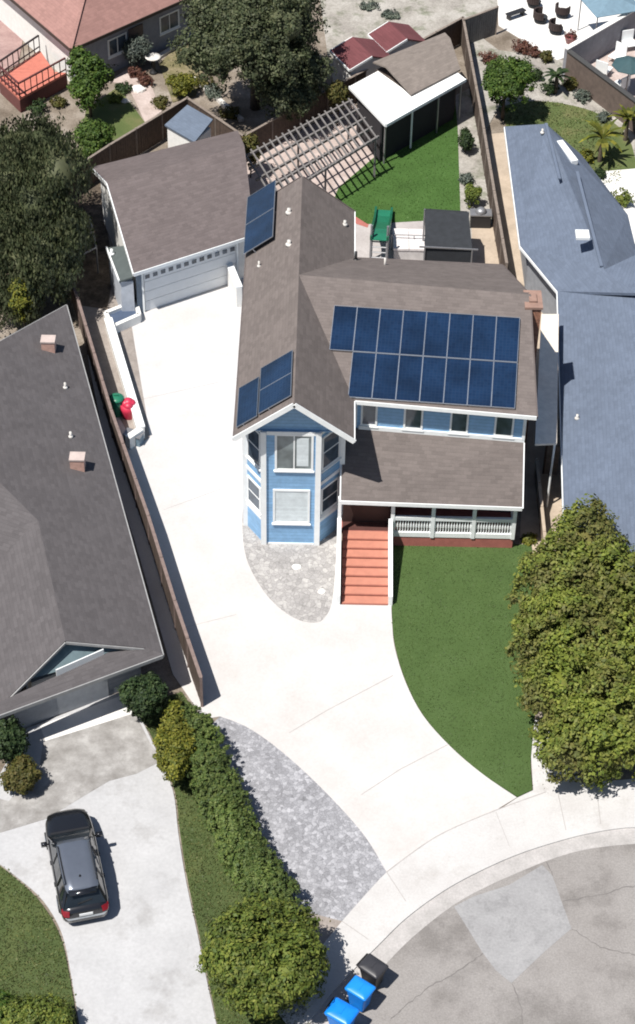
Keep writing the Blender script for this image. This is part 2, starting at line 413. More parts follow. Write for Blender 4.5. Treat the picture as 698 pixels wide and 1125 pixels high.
LB = leafmat('leaves bright green', [(.028, .065, .012), (.055, .105, .018), (.095, .145, .028)])
LR = leafmat('leaves reddish', [(.06, .025, .02), (.12, .05, .04), (.16, .09, .06)])
LGr = leafmat('leaves grey green', [(.06, .08, .07), (.10, .13, .11), (.16, .18, .15)])

def tree(name, label, cat, px, py, zc, rxp, ryp, rz, mat, nclump=400, nleaf=22, leaf=.15, spread=.3, nblob=6, tr=.14, group=None, droop=0, part='crown', up=.35, irregular=.5):
    """px,py,zc: crown centre pixel + its height; rxp half width in pixels; ryp half depth in metres"""
    c = at(px, py, zc); k = ppm(px, py, zc); rx = rxp / k; ry = ryp
    t = thing(name, label, cat, (c.x, c.y, 0), 0, group)
    blobs = [(c.x, c.y, zc, rx * .72, ry * .72, rz * .78)]
    for i in range(nblob):
        a = 2 * math.pi * i / nblob + random.uniform(-.3, .3); q = random.uniform(.40, .40 + irregular * .35); s = random.uniform(.36, .56)
        blobs.append((c.x + math.cos(a) * rx * q, c.y + math.sin(a) * ry * q, zc + rz * random.uniform(-.35, .42), rx * s, ry * s, rz * s))
    v = clumped(blobs, nclump, nleaf, leaf, spread, up=up, droop=droop)
    core = [(b[0], b[1], b[2], b[3] * .74, b[4] * .74, b[5] * .74) for b in blobs]
    leafmesh(part, v, mat, t, core)
    if tr: trunk((c.x, c.y, 0), (c.x, c.y, zc + rz * .3), tr, t, 5, min(rx, ry) * .6)
    return t
def lowplant(name, label, cat, px, py, r, h, mat, nclump=26, nleaf=14, leaf=.12, group=None, spread=.16):
    c = at(px, py, h * .5)
    t = thing(name, label, cat, (c.x, c.y, 0), 0, group)
    blobs = [(c.x + random.uniform(-.3, .3) * r, c.y + random.uniform(-.3, .3) * r, h * .45, r * .8, r * .8, h * .5) for _ in range(3)]
    leafmesh('foliage', clumped(blobs, nclump, nleaf, leaf, spread), mat, t, [(b[0], b[1], b[2] * .8, b[3] * .6, b[4] * .6, b[5] * .6) for b in blobs])
    m = MB(); m.tube((c.x, c.y, 0), (c.x, c.y, h * .5), .04, .02, 6); m.build('stem', bark, t)
    return t
def palm(label, px, py, h, r, group=None, mat=None, n=22):
    c = at(px, py, h); t = thing('palm_plant', label, 'palm', (c.x, c.y, 0), 0, group)
    m = MB(); m.tube((c.x, c.y, 0), (c.x, c.y, h), .13, .10, 8); m.build('trunk', bark, t)
    f = MB()
    for i in range(n):
        a = 2 * math.pi * i / n * 2.4 + random.random() * .4; el = random.uniform(.1, 1.2); L = r * random.uniform(.75, 1.1)
        prev = V(c.x, c.y, h); d = V(math.cos(a) * math.cos(el), math.sin(a) * math.cos(el), math.sin(el)); side = V(-math.sin(a), math.cos(a), 0)
        seg = 5
        for k in range(seg):
            nxt = prev + d * (L / seg); d = (d + V(0, 0, -.28)).normalized()
            w0 = .13 * math.sin(math.pi * (k + .25) / (seg + .5)); w1 = .13 * math.sin(math.pi * (k + 1.25) / (seg + .5))
            f.add([prev - side * w0, prev + side * w0, nxt + side * w1, nxt - side * w1], [(0, 1, 2, 3)])
            prev = nxt
    f.build('frond_crown', mat or LY, t)
    return t

# ------------------------------------------------------------------ GROUND SHEETS
gm = MB(); gm.slab([V(-300, -200, 0), V(300, -200, 0), V(300, 400, 0), V(-300, 400, 0)], 1.0)
tag(gm.build('ground', dirt), kind='structure')
# road: everything below the gutter
gut_out = cr([(340, 1160), (385, 1105), (427, 1056), (460, 1024), (499, 994), (535, 974), (571, 958), (600, 946), (632, 936), (665, 930), (720, 926), (800, 925)], 5)
sheet('road', gut_out + [(820, 1300), (300, 1300)], .012, asphalt)
gut_in = cr([(325, 1140), (370, 1085), (414, 1040), (447, 1008), (487, 979), (525, 958), (565, 940), (600, 928), (640, 917), (680, 910), (720, 908), (800, 907)], 5)
sheet('gutter', gut_out + gut_in[::-1], .020, gutterm)
kerb_in = cr([(320, 1132), (364, 1078), (408, 1034), (441, 1002), (482, 972), (521, 951), (561, 934), (597, 922), (638, 911), (680, 904), (720, 902), (800, 901)], 5)
sheet('kerb', gut_in + kerb_in[::-1], .085, sidewalkm, .12)
walk_in = cr([(300, 1105), (345, 1050), (376, 1012), (425, 958), (457, 934), (489, 914), (545, 890), (600, 870), (640, 861), (680, 857), (720, 854), (800, 850)], 5)
sheet('sidewalk', kerb_in + walk_in[::-1], .070, sidewalkm, .09)
sheet('road_patch', [(499, 996), (520, 985), (560, 972), (596, 950), (607, 962), (617, 990), (628, 1020), (600, 1044), (562, 1080), (545, 1066), (530, 1046), (514, 1020)], .018, patchm)
crk = MB()
def crack(pts, w=.035, z=.0165):
    P = []
    for (x0, y0), (x1, y1) in zip(pts[:-1], pts[1:]):
        n = max(2, int(math.hypot(x1 - x0, y1 - y0) / 5))
        for i in range(n): t = i / n; P.append((x0 + (x1 - x0) * t + random.uniform(-1.4, 1.4), y0 + (y1 - y0) * t + random.uniform(-1.2, 1.2)))
    P.append(pts[-1])
    for a, b in zip(P[:-1], P[1:]):
        p = at(*a, z); q = at(*b, z); s_ = (q - p).cross(V(0, 0, 1)).normalized() * w * random.uniform(.3, .7)
        crk.add([p - s_, p + s_, q + s_, q - s_], [(0, 1, 2, 3)])
crack([(430, 1120), (470, 1085), (500, 1070), (532, 1046)]); crack([(628, 1020), (660, 1040), (700, 1050)]); crack([(562, 1080), (575, 1110), (572, 1140)]); crack([(617, 990), (650, 985), (700, 972)]); crack([(600, 946), (604, 955), (607, 962)])
crk.build('road_cracks', plain('crack filler', (.15, .14, .135), .9))['kind'] = 'structure'
# main driveway
drive = [(152, 330), (260, 285), (300, 300), (300, 560), (372, 570), (372, 664)] + \
    cr([(430, 664), (431, 684), (434, 712), (446, 750), (465, 786), (495, 820), (530, 850), (568, 876)], 4) + \
    [(545, 890), (489, 914), (457, 934), (425, 958)] + \
    cr([(425, 958), (402, 920), (372, 885), (335, 848), (300, 818), (270, 798), (242, 787)], 4) + [(224, 790), (190, 740), (150, 600), (118, 500), (98, 400), (90, 345)]
sheet('driveway', drive, .040, concrete)
dj = MB()
def jline(pts, w=.03, z=.046):
    for a, b in zip(pts[:-1], pts[1:]):
        p = at(*a, z); q = at(*b, z); s = (q - p).cross(V(0, 0, 1)).normalized() * w / 2
        dj.add([p - s, p + s, q + s, q - s], [(0, 1, 2, 3)])
jline([(318, 805), (360, 780), (432, 742)]); jline([(397, 873), (440, 845), (492, 818)]); jline([(200, 690), (260, 675)], .02)
jline([(180, 560), (262, 530)], .02); jline([(150, 440), (262, 415)], .02)
dj.build('driveway_joints', jointm)['kind'] = 'structure'
dj = MB(); z2 = .075
jline(cr([(425, 958), (457, 934), (489, 914), (545, 890), (600, 870)], 4), .04, z2); jline([(425, 958), (446, 990)], .03, z2); jline([(612, 866), (622, 912)], .03, z2); jline([(655, 860), (660, 905)], .03, z2); jline([(376, 1012), (405, 1032)], .03, z2); jline([(545, 892), (560, 930)], .02, z2)
dj.build('sidewalk_joints', jointm)['kind'] = 'structure'
sheet('paver_strip', cr([(425, 958), (402, 920), (372, 885), (335, 848), (300, 818), (270, 798), (242, 787)], 4) + [(228, 800), (240, 850), (270, 920), (300, 985), (320, 1030), (345, 1050), (376, 1012)], .048, paverm)
sheet('front_paving', cr([(266, 570), (268, 600), (276, 626), (296, 657), (322, 678), (345, 684), (358, 677), (366, 655), (370, 600)], 4) + [(372, 560), (268, 552)], .048, paverm2)
# lawns
sheet('front_lawn', cr([(431, 640), (431, 680), (435, 712), (447, 750), (466, 786), (496, 820), (531, 850), (569, 875)], 4) + [(585, 868), (583, 838), (590, 760), (590, 700), (590, 640), (584, 598), (431, 598)], .075, turf, .1)
sheet('back_lawn', [(366, 222), (372, 206), (412, 172), (430, 150), (500, 105), (503, 140), (506, 232), (506, 240), (404, 246)], .06, turfb)
sheet('side_bed', [(500, 105), (520, 95), (545, 240), (540, 290), (520, 290), (506, 235)], .05, dirtpale)
sheet('back_patio', [(360, 215), (404, 244), (506, 238), (520, 245), (524, 330), (360, 330)], .045, ground('back patio concrete', [(.36, .33, .32), (.44, .41, .40)], [.35, .65], .8, fine=(.9, 1.06), finescale=9))
sheet('patio_edging', [(364, 222), (372, 222), (406, 244), (404, 250), (392, 246)], .052, redbase)
sheet('fence_path', [(518, 240), (545, 250), (560, 330), (520, 330)], .056, pathtan)
sheet('lawn_side_strip', [(583, 820), (588, 790), (612, 800), (640, 861), (600, 872), (545, 892), (569, 876), (586, 868)], .06, sidewalkm)
sheet('pergola_patio', [(255, 175), (385, 105), (420, 168), (372, 212), (340, 260), (262, 240)], .05, pinkconc)
# left neighbour's frontage
sheet('neighbour_driveway', [(30, 800), (145, 755)] + cr([(148, 775), (170, 820), (190, 868), (196, 915), (205, 970), (218, 1030), (228, 1080), (250, 1180)], 4) + [(100, 1180)] + cr([(88, 1130), (78, 1070), (68, 1025), (48, 990), (22, 966), (-10, 942)], 4) + [(-60, 930), (-60, 860), (0, 850)], .040, concreteN)
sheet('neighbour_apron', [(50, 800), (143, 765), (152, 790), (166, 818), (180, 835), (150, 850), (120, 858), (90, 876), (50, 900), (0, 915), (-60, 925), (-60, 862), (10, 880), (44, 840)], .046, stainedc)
sheet('sunlit_strip', [(44, 797), (140, 762), (146, 784), (50, 814)], .052, pooldeck)  # sunlit strip before the garage, its brightness put into whiter concrete
sheet('neighbour_lawn', cr([(-60, 925), (-10, 945), (22, 969), (46, 993), (66, 1028), (76, 1070), (86, 1130)], 4) + [(95, 1200), (-60, 1200)], .06, grass)
sheet('verge_lawn', cr([(150, 775), (172, 820), (192, 868), (198, 915), (207, 970), (220, 1030), (230, 1080), (250, 1180)], 4) + [(345, 1180), (330, 1060), (300, 985), (262, 900), (225, 800), (200, 760)], .055, grass)
sheet('parkway', [(250, 1110), (330, 1000), (376, 1012), (345, 1050), (300, 1108), (260, 1180)], .05, sideconc)
# left side yard
sheet('side_yard', [(70, 200), (110, 200), (140, 330), (165, 480), (150, 490), (120, 440), (85, 330)], .052, sideconc)
sheet('side_mulch', [(40, 200), (110, 195), (125, 300), (118, 340), (85, 335)], .056, mulch)
# right side yard
sheet('side_walk', [(583, 330), (612, 322), (620, 500), (622, 610), (570, 612), (575, 520)], .05, pathtan)
sheet('right_walk', [(530, 148), (560, 145), (575, 270), (612, 322), (600, 335), (560, 300)], .055, pathtan)
sheet('right_lawn', cr([(548, 118), (580, 111), (620, 114), (660, 126), (690, 150), (700, 185)], 4) + [(660, 210), (612, 208), (578, 165), (560, 146)], .05, grassdry)
sheet('right_bed', [(515, 30), (548, 55), (600, 62), (640, 70), (698, 150), (698, 190), (680, 150), (640, 120), (590, 110), (548, 118), (530, 150)], .045, dirtpale)
sheet('right_patio', [(640, 190), (760, 180), (760, 290), (690, 290), (660, 250)], .058, pooldeck)
sheet('rear_patio', [(545, -40), (740, -60), (720, 10), (624, 62), (612, 66), (548, 28)], .05, pooldeck)
sheet('junk_yard', [(626, 60), (740, 0), (780, 140), (720, 150)], .052, pinkconc)
sheet('rear_dirt', [(345, -50), (545, -50), (548, 10), (508, 25), (400, 85), (360, 60)], .045, dirtpale)
sheet('left_yard_path', [(120, 90), (136, 78), (150, 72), (168, 98), (178, 122), (160, 135), (148, 110), (140, 92)], .05, pinkconc)
sheet('left_yard_lawn', [(175, 70), (215, 30), (235, 40), (215, 105), (190, 112)], .05, ground('sparse grass', [(.10, .10, .05), (.17, .15, .08), (.24, .2, .13)], [.3, .5, .7], 1.2, fine=(.7, 1.2), finescale=10))
sheet('left_yard_garden', [(95, 120), (130, 95), (160, 135), (120, 175), (80, 190)], .048, grassdry)
sheet('left_patio', [(-60, -40), (20, -40), (30, 20), (20, 70), (-60, 110)], .05, ground('pink paving', [(.26, .17, .16), (.36, .25, .23)], [.35, .65], .9, fine=(.85, 1.1), finescale=9))

# ------------------------------------------------------------------ helpers for buildings
def window(parent, p0, u, w, h, n, mull=True, frame=.10, pane=None, wall='window', rail=False, _f=1):
    """p0 lower-left corner on the wall plane, u along the wall, n outward"""
    p0 = Vector(p0); u = Vector(u).normalized(); n = Vector(n).normalized(); z = V(0, 0, 1)
    m = MB(); t = .05
    def b(a0, a1, z0, z1, d0=0.0, d1=t): m.box(p0 + u * (a0 + a1) / 2 + z * (z0 + z1) / 2 + n * (d0 + d1) / 2, (a1 - a0) / 2, (d1 - d0) / 2, (z1 - z0) / 2, u, n, z)
    b(0, w, 0, frame); b(0, w, h - frame, h); b(0, frame, frame, h - frame); b(w - frame, w, frame, h - frame)
    if mull: b(w / 2 - .03, w / 2 + .03, frame, h - frame, 0, t * .8)
    if rail: b(frame, w - frame, h / 2 - .025, h / 2 + .025, 0, t * .7)
    b(-.05, w + .05, -.07, 0, 0, .1)
    o = m.build(wall, white, parent)
    g = MB(); c = p0 + u * w / 2 + z * h / 2 + n * .012
    g.box(c, w / 2 - frame + .005, .008, h / 2 - frame + .005, u, n, z)
    g.build('pane', pane or glassd, o)
    return o
def solar_panels(parent, corners, nx, ny, n, lift=.12, skip=(), gap=.02, th=.045):
    """corners: lower-left, lower-right, upper-right, upper-left on the roof plane"""
    a, b, c, d = [Vector(q) + n * lift for q in corners]
    def bl(u, v): return (a * (1 - u) + b * u) * (1 - v) + (d * (1 - u) + c * u) * v
    for j in range(ny):
        for i in range(nx):
            if (i, j) in skip: continue
            e = .008
            q = [bl((i + e) / nx, (j + e) / ny), bl((i + 1 - e) / nx, (j + e) / ny), bl((i + 1 - e) / nx, (j + 1 - e) / ny), bl((i + e) / nx, (j + 1 - e) / ny)]
            m = MB(); fr = .024
            for k in range(4):
                p, r = q[k], q[(k + 1) % 4]; m.bar(p, r, fr, th, n)
            for k in (0, 1):  # feet down to the roof
                p = q[k] * .7 + q[3 - k] * .3; m.tube(p, p - n * (lift + .05), .03, n=6)
            o = m.build('solar_panel', alu, parent)
            g = MB(); w = (q[1] - q[0]).length; h = (q[3] - q[0]).length
            cen = sum(q, V(0, 0, 0)) / 4
            g.add([cen + (x - cen) * .975 + n * .012 for x in q] + [cen + (x - cen) * .975 - n * .015 for x in q], [(0, 1, 2, 3), (7, 6, 5, 4), (0, 4, 5, 1), (1, 5, 6, 2), (2, 6, 7, 3), (3, 7, 4, 0)])
            go = g.build('solar_cells', solar, o)
            uv = go.data.uv_layers.new(name='UVMap'); co = [(0, 0), (w, 0), (w, h), (0, h)] * 2
            for l in go.data.loops: uv.data[l.index].uv = co[l.vertex_index]
def fascia(parent, segs, w=.05, h=.2, mat=None, name='fascia', drop=.1, out=0):
    m = MB()
    for p, q in segs: m.bar(Vector(p) - V(0, 0, drop), Vector(q) - V(0, 0, drop), w, h)
    return m.build(name, mat or white, parent)
def pipe(parent, p, h=.45, r=.06, mat=None, name='vent_pipe'):
    m = MB(); m.smooth = True; p = Vector(p); m.tube(p - V(0, 0, .1), p + V(0, 0, h), r); m.lathe(p, [(r * 2, -.02), (r * 1.9, .05), (r, .1)], 10)
    return m.build(name, mat or rockm, parent)

# ------------------------------------------------------------------ MAIN HOUSE
house = thing('house', 'two storey blue house with brown shingle roof, bay front and rows of solar panels', 'house', (1, 8, 0))
ZE, ZR = 7.0, 9.0
WX0, WX1, WXR = -3.70, 1.52, -1.09
FY, RY = 5.80, 23.1
VL = V(WXR, 15.0, ZR); MR = V(9.5, 13.85, ZR); MF0 = V(WX1, 8.45, ZE); MF1 = V(9.58, 7.62, ZE); MB0 = V(WX1, 19.2, ZE); MB1 = V(8.66, 18.87, ZE)
rf = MB()
TH = .16
rf.slab([V(WX0, FY, ZE), V(WXR, FY, ZR), V(WXR, RY, ZR), V(WX0, RY, ZE)], TH)
rf.slab([V(WXR, FY, ZR), V(WX1, FY, ZE), MF0, VL], TH)
rf.slab([VL, MB0, V(WX1, RY, ZE), V(WXR, RY, ZR)], TH)
rf.slab([VL, MF0, MF1, MR], TH)
rf.slab([VL, MR, MB1, MB0], TH)
roof = rf.build('roof', roofbrown, house)
o_ = .03
brownf = plain('brown roof edge', (.11, .09, .085), .8)
for sg in [(V(WX0 - o_, FY, ZE), V(WX0 - o_, RY, ZE)), (MB0 + V(0, .03, 0), MB1 + V(0, .03, 0)), (MF1 + V(.03, 0, 0), MR + V(.03, 0, 0)), (MR + V(.03, 0, 0), MB1 + V(.03, 0, 0))]: fascia(house, [sg], name='roof_edge', mat=brownf)
for sg in [(V(WX1 + o_, FY, ZE), MF0 + V(o_, -.05, 0)), (MF0 + V(.05, -o_, 0), MF1 + V(0, -o_, 0)), (V(WX1 + o_, RY, ZE), MB0 + V(.03, 0, 0))]: fascia(house, [sg], name='gutter_board')
for sg in [(V(WX0 - .03, FY - .035, ZE - .02), V(WXR, FY - .035, ZR)), (V(WXR, FY - .035, ZR), V(WX1 + .03, FY - .035, ZE - .02))]: fascia(house, [sg], h=.24, name='barge_board')
for sg in [(V(WX0, RY + .03, ZE), V(WXR, RY + .03, ZR)), (V(WXR, RY + .03, ZR), V(WX1, RY + .03, ZE))]: fascia(house, [sg], h=.24, name='barge_board', mat=brownf)
# walls
w = MB()
wx0, wx1 = -3.32, 1.10
w.prism([(wx0, 7.62), (wx1, 7.62), (wx1, 22.6), (wx0, 22.6)], 0, ZE - .12)
w.prism([(wx1 + .01, 8.95), (9.22, 8.2), (9.15, 13.8), (8.4, 18.4), (wx1 + .01, 18.7)], 0, ZE - .12)
bay = [(-2.44, 6.40), (-.01, 6.40), (1.06, 7.65), (-3.30, 7.65)]
w.prism(bay, 0, ZE - .14)
gz = lambda x: ZR - abs(x - WXR) / (WX1 - WXR) * (ZR - ZE) - .17
w.slab([V(x, y, z) for x, y, z in [(-3.32, 6.46, ZE - .13), (1.10, 6.46, ZE - .13), (1.10, 7.7, ZE - .13), (-3.32, 7.7, ZE - .13)]], .05)
def gable(y, y2):
    a = [V(-3.3, y, ZE - .12), V(1.1, y, ZE - .12), V(WXR + .02, y, ZR - .2)]; b = [p + V(0, y2 - y, 0) for p in a]
    w.add(a + b, [(0, 1, 2), (5, 4, 3), (0, 3, 4, 1), (1, 4, 5, 2), (2, 5, 3, 0)])
gable(6.5, 6.62); gable(22.45, 22.6)
a = [V(9.18, 8.3, ZE - .12), V(9.12, 13.8, ZR - .2), V(8.4, 18.4, ZE - .12)]; w.add(a + [p - V(.12, 0, 0) for p in a], [(0, 1, 2), (5, 4, 3), (0, 3, 4, 1), (1, 4, 5, 2)])
w.build('wall', bluesid, house)
# corner boards and horizontal bands
def cboard(x, y, z0, z1, s=.125):
    m = MB(); m.aab(x - s, y - s, z0, x + s, y + s, z1); return m.build('corner_board', white, house)
cboard(-2.44, 6.43, 0, 6.85); cboard(-.01, 6.43, 0, 6.85); cboard(-3.30, 7.66, 0, 6.85); cboard(1.06, 7.66, 0, 6.85)
m = MB(); m.aab(-2.3, 6.355, 6.66, -.15, 6.40, 6.86); m.build('trim_band', white, house)
m = MB(); m.aab(-2.3, 6.36, .0, -.15, 6.42, .12); m.build('trim_band', white, house)
YF = Vector((0, 6.40, 0)); NF = V(0, -1, 0)
def wpix(x0, y0, x1, y1, **k):
    a = onplane(x0, y1, YF, NF); b = onplane(x1, y0, YF, NF)
    return window(house, V(a.x, 6.40, a.z), (1, 0, 0), b.x - a.x, b.z - a.z, (0, -1, 0), **k)
wu = wpix(302, 477, 345, 516, pane=glass('curtained glass', (.13, .155, .16), .08)); wl = wpix(300, 538, 341, 574, mull=False, pane=blind)
# half the upper window has a pale blind behind the glass
m = MB(); a = onplane(326, 512, YF, NF); b = onplane(340, 481, YF, NF); m.aab(a.x, 6.372, a.z + .02, b.x - .02, 6.384, b.z - .02); m.build('blind', blind, wu)
# angled bay sides
def angwin(A, B, n, zs):
    A = Vector((*A, 0)); B = Vector((*B, 0)); u = (B - A).normalized(); L = (B - A).length
    for z0, z1, pn in zs: window(house, A + u * .2 + V(0, 0, z0), u, L - .4, z1 - z0, n, mull=False, rail=True, pane=pn)
def band(A, B, n, zs):
    A = Vector((*A, 0)); B = Vector((*B, 0)); u = (B - A).normalized(); n = Vector(n).normalized()
    for z in zs: m = MB(); m.box((A + B) / 2 + V(0, 0, z) + n * .02, (B - A).length / 2 - .11, .02, .10, u, n, (0, 0, 1)); m.build('trim_band', white, house)
nl = V(-1.25, -.86, 0).normalized(); nr = V(1.25, -1.07, 0).normalized()
angwin((-3.30, 7.65), (-2.44, 6.40), nl, [(4.45, 6.55, glassd), (1.75, 3.3, glassd)]); band((-3.30, 7.65), (-2.44, 6.40), nl, [3.75, 1.5, 6.72])
angwin((-.01, 6.40), (1.06, 7.65), nr, [(4.45, 6.4, glassd), (1.75, 3.35, glassd)]); band((-.01, 6.40), (1.06, 7.65), nr, [3.7, 1.45, 6.72])
# upper window band under main eave
u = V(9.22 - 1.11, 8.2 - 8.95, 0); u.normalize(); nb = V(u.y, -u.x, 0); P0 = V(1.11, 8.95, 0)
def wallpt(px, py): return onplane(px, py, P0, nb)
for x0, x1 in ((396, 414), (443, 464), (494, 514), (543, 564)):
    a = wallpt(x0, 470); b = wallpt(x1, 476)
    window(house, V(a.x, a.y, 5.22), u, (b - a).dot(u), 1.45, nb, mull=False, frame=.09)
m = MB(); a = wallpt(394, 475); b = wallpt(576, 487); a.z = b.z = 5.10; m.box((a + b) / 2 + nb * .03, (b - a).length / 2, .035, .11, u, nb, (0, 0, 1)); m.build('trim_band', white, house)
m = MB(); a = V(1.62, 8.90, 6.0) + nb * .02; m.box(a, .07, .05, .85, u, nb, (0, 0, 1)); m.build('corner_board', white, house); m = MB(); a = V(9.17, 8.2, 6.0) + nb * .02; m.box(a, .07, .05, .85, u, nb, (0, 0, 1)); m.build('corner_board', white, house)
# porch
pf = MB(); pf.cur = 0
PA, PB, PC, PD = V(1.04, 6.20, 3.0), V(9.18, 6.0, 3.0), V(9.2, 8.18, 5.02), V(1.11, 8.93, 5.02)
pf.slab([PA, PB, PC, PD], .14); pf.build('porch_roof', roofbrown, house)
fascia(house, [(PA - V(0, .03, 0), PB - V(0, .03, 0)), (PB + V(.03, 0, 0), PC + V(.03, 0, 0)), (PA + V(-.03, 0, 0), PA + V(-.03, 1.35, .98))], h=.2, drop=.08, name='porch_fascia')
m = MB(); m.aab(1.12, 6.53, .70, 9.0, 8.9, .84); m.build('porch_floor', redbase, house)
m = MB(); m.prism([(3.42, 6.40), (8.98, 6.40), (8.98, 8.3), (3.42, 8.3)], 0, .66); m.build('porch_base', redbase, house)
m = MB(); m.aab(1.15, 7.1, .842, 3.3, 7.2, 3.5); m.build('entry_shade_wall', plain('entry shade brown', (.035, .018, .015), .6), house)  # dark wall panel added so the entry recess reads as deep shade
m = MB(); m.aab(1.16, 6.56, .843, 3.26, 7.1, .862); m.build('landing_shade', plain('landing shade maroon', (.07, .025, .02), .9), house)  # dark strip laid over the landing in place of porch shade
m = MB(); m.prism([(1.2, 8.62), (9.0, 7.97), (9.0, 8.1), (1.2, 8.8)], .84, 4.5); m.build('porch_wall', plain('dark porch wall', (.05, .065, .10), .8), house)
xs = [3.42, 5.26, 7.12, 8.95]
for x in xs:
    m = MB(); m.aab(x - .085, 6.34, .66, x + .085, 6.51, 2.98); m.build('porch_post', white, house)
for x0, x1 in zip(xs[:-1], xs[1:]):
    m = MB(); m.aab(x0 + .08, 6.36, 1.70, x1 - .08, 6.50, 1.90); m.aab(x0 + .08, 6.37, .68, x1 - .08, 6.49, .95)
    n = 15
    for i in range(1, n):
        x = x0 + (x1 - x0) * i / n; m.tube((x, 6.44, .94), (x, 6.44, 1.72), .028, n=6); m.lathe((x, 6.44, 1.12), [(.02, 0), (.045, .12), (.045, .25), (.02, .38)], 6)
    m.build('railing', white, house)
m = MB(); m.aab(9.0 - .05, 6.52, 1.72, 9.0 + .05, 8.0, 1.88); m.aab(8.95, 6.52, .86, 9.05, 8.0, 1.0)
for i in range(1, 12): m.tube((9.0, 6.6 + i * .115, 1.0), (9.0, 6.6 + i * .115, 1.73), .022, n=6)
m.build('railing', white, house)
st = MB(); ns = 8; SH = .84; y0, y1 = 2.62, 6.52; run = (y1 - y0) / ns
for i in range(ns):
    z = SH * (i + 1) / (ns + .0) - .0
    st.aab(1.16, y0 + i * run, 0, 3.24, y1 + .3, z - .006 * i) if False else st.aab(1.16, y0 + i * run, 0 if i == 0 else SH * i / ns - .001, 3.24, y1, z)
stairs = st.build('staircase', redstep, house)
nos = MB()
for i in range(ns):
    z = SH * (i + 1) / ns; nos.aab(1.17, y0 + i * run - .05, z - .07, 3.23, y0 + i * run - .002, z - .01)
nos.build('step_nosing', plain('worn step edge', (.30, .11, .08), .8), stairs)
for x in (1.00, 3.33):
    m = MB(); zt = .62
    prof = [(2.55, 0), (2.55, .62), (2.75, .68), (6.36, .84 + .95), (6.36, 0)]
    a = [V(x - .09, y, z) for y, z in prof]; b = [V(x + .09, y, z) for y, z in prof]; n = len(prof)
    m.add(a + b, [tuple(range(n)), tuple(range(2 * n - 1, n - 1, -1))] + [(i, n + i, n + (i + 1) % n, (i + 1) % n) for i in range(n)])
    o = m.build('stair_wall', white, house)
    bm = bmesh.new(); bm.from_mesh(o.data); bmesh.ops.recalc_face_normals(bm, faces=bm.faces); bm.to_mesh(o.data); bm.free()
m = MB(); m.aab(1.0 - .075, 6.37, 0, 1.0 + .075, 6.52, 2.98); m.build('porch_post', white, house)
# downpipe on right end of the porch and chimney at the east end
m = MB(); m.aab(9.30, 13.1, 0, 10.0, 14.3, 8.75); chim = m.build('chimney', brick, house)
m = MB(); m.aab(9.24, 13.04, 8.75, 10.06, 14.36, 8.87); m.aab(9.45, 13.4, 8.87, 9.8, 14.0, 8.97); m.build('chimney_cap', plain('weathered brick cap', (.27, .17, .135), .85, var=.15), chim)
# solar arrays
nM = plane3(VL, MF0, MF1); nWL = plane3(V(WX0, FY, ZE), V(WXR, FY, ZR), V(WX0, RY, ZE))
q = lambda x, y: onplane(x, y, MF1 + nM * .12, nM) - nM * .12
a, b, c, d = q(369.5, 435), q(572, 449), q(571.5, 349), q(367.5, 335.5)
# rectangular array: derive from the top edge and slope direction
ax = (c - d).normalized(); sl = nM.cross(ax); sl = sl if sl.z > 0 else -sl
top0 = d; Wd = (c - d).length; Hd = (a - d).length
solar_panels(house, [top0 - sl * Hd, top0 - sl * Hd + ax * Wd, top0 + ax * Wd, top0], 8, 2, nM, skip=((0, 0),))
pl = V(WX0, FY, ZE)
qw = lambda x, y: onplane(x, y, pl + nWL * .12, nWL) - nWL * .12
upl = V(WXR - WX0, 0, ZR - ZE).normalized(); al = V(0, 1, 0)
def wingarr(corner_lo_front, nx, ny, wid, hei, lift=.12): # lower-left = front low corner
    c0 = corner_lo_front
    solar_panels(house, [c0 + al * 0, c0 + al * wid, c0 + al * wid + upl * hei, c0 + upl * hei], nx, ny, nWL, lift)
A = qw(284, 455); B = qw(283, 407); C = qw(318, 387); wingarr(A, 2, 1, (B - A).y, (C - B).length)
A = qw(260, 470); B = qw(260, 428); C = qw(282, 416); wingarr(A, 1, 1, (B - A).y, (C - B).length)
A = qw(270, 282); B = qw(270, 222); C = qw(300, 208); wingarr(A, 2, 1, (B - A).y, (C - B).length, .28)
for x, y in ((316, 232), (316, 267)): pipe(house, qw(x, y), .25, .09, rockm, 'roof_vent')
pipe(house, qw(283, 291), .3, .05); 
nR = plane3(VL, MB0, V(WX1, RY, ZE)); pipe(house, onplane(379, 247, MB0, nR), .25, .07)
nB = plane3(VL, MR, MB1); pipe(house, onplane(423, 293, MB0, nB), .5, .05); pipe(house, onplane(391, 286, MB0, nB), .5, .07, darkmetal)

# ------------------------------------------------------------------ GARAGE
GE0, GE1, GB0, GB1 = at(147, 300, 3.0), at(278, 258, 3.0), at(101, 188, 3.0), at(255, 149, 3.0)
gx = (GE1 - GE0).normalized(); gy = V(-.25, .968, 0)
GL = (GE1 - GE0).length + .1; GD = 9.5
G0 = GE0.copy()
def gp(a, b, z):
    t = a / GL; g = V(-.315, .95, 0) * (1 - t) + V(-.135, .985, 0) * t
    return V(G0.x + gx.x * a + g.x * b, G0.y + gx.y * a + g.y * b, z)
gar = thing('garage', 'detached garage with plain brown roof and white sectional door behind the driveway', 'garage', gp(GL / 2, GD / 2, 0))
m = MB(); m.slab([gp(0, 0, 3), gp(GL, 0, 3), gp(GL, GD * .57, 5), gp(0, GD * .57, 5)], .15); m.slab([gp(0, GD, 3.4), gp(0, GD * .57, 5), gp(GL, GD * .57, 5), gp(GL, GD, 3.4)], .15)
m.build('roof', roofgar, gar)
fascia(gar, [(gp(0, -.03, 3), gp(GL, -.03, 3)), (gp(-.03, 0, 3), gp(-.03, GD * .57, 5)), (gp(-.03, GD * .57, 5), gp(-.03, GD, 3.4))])
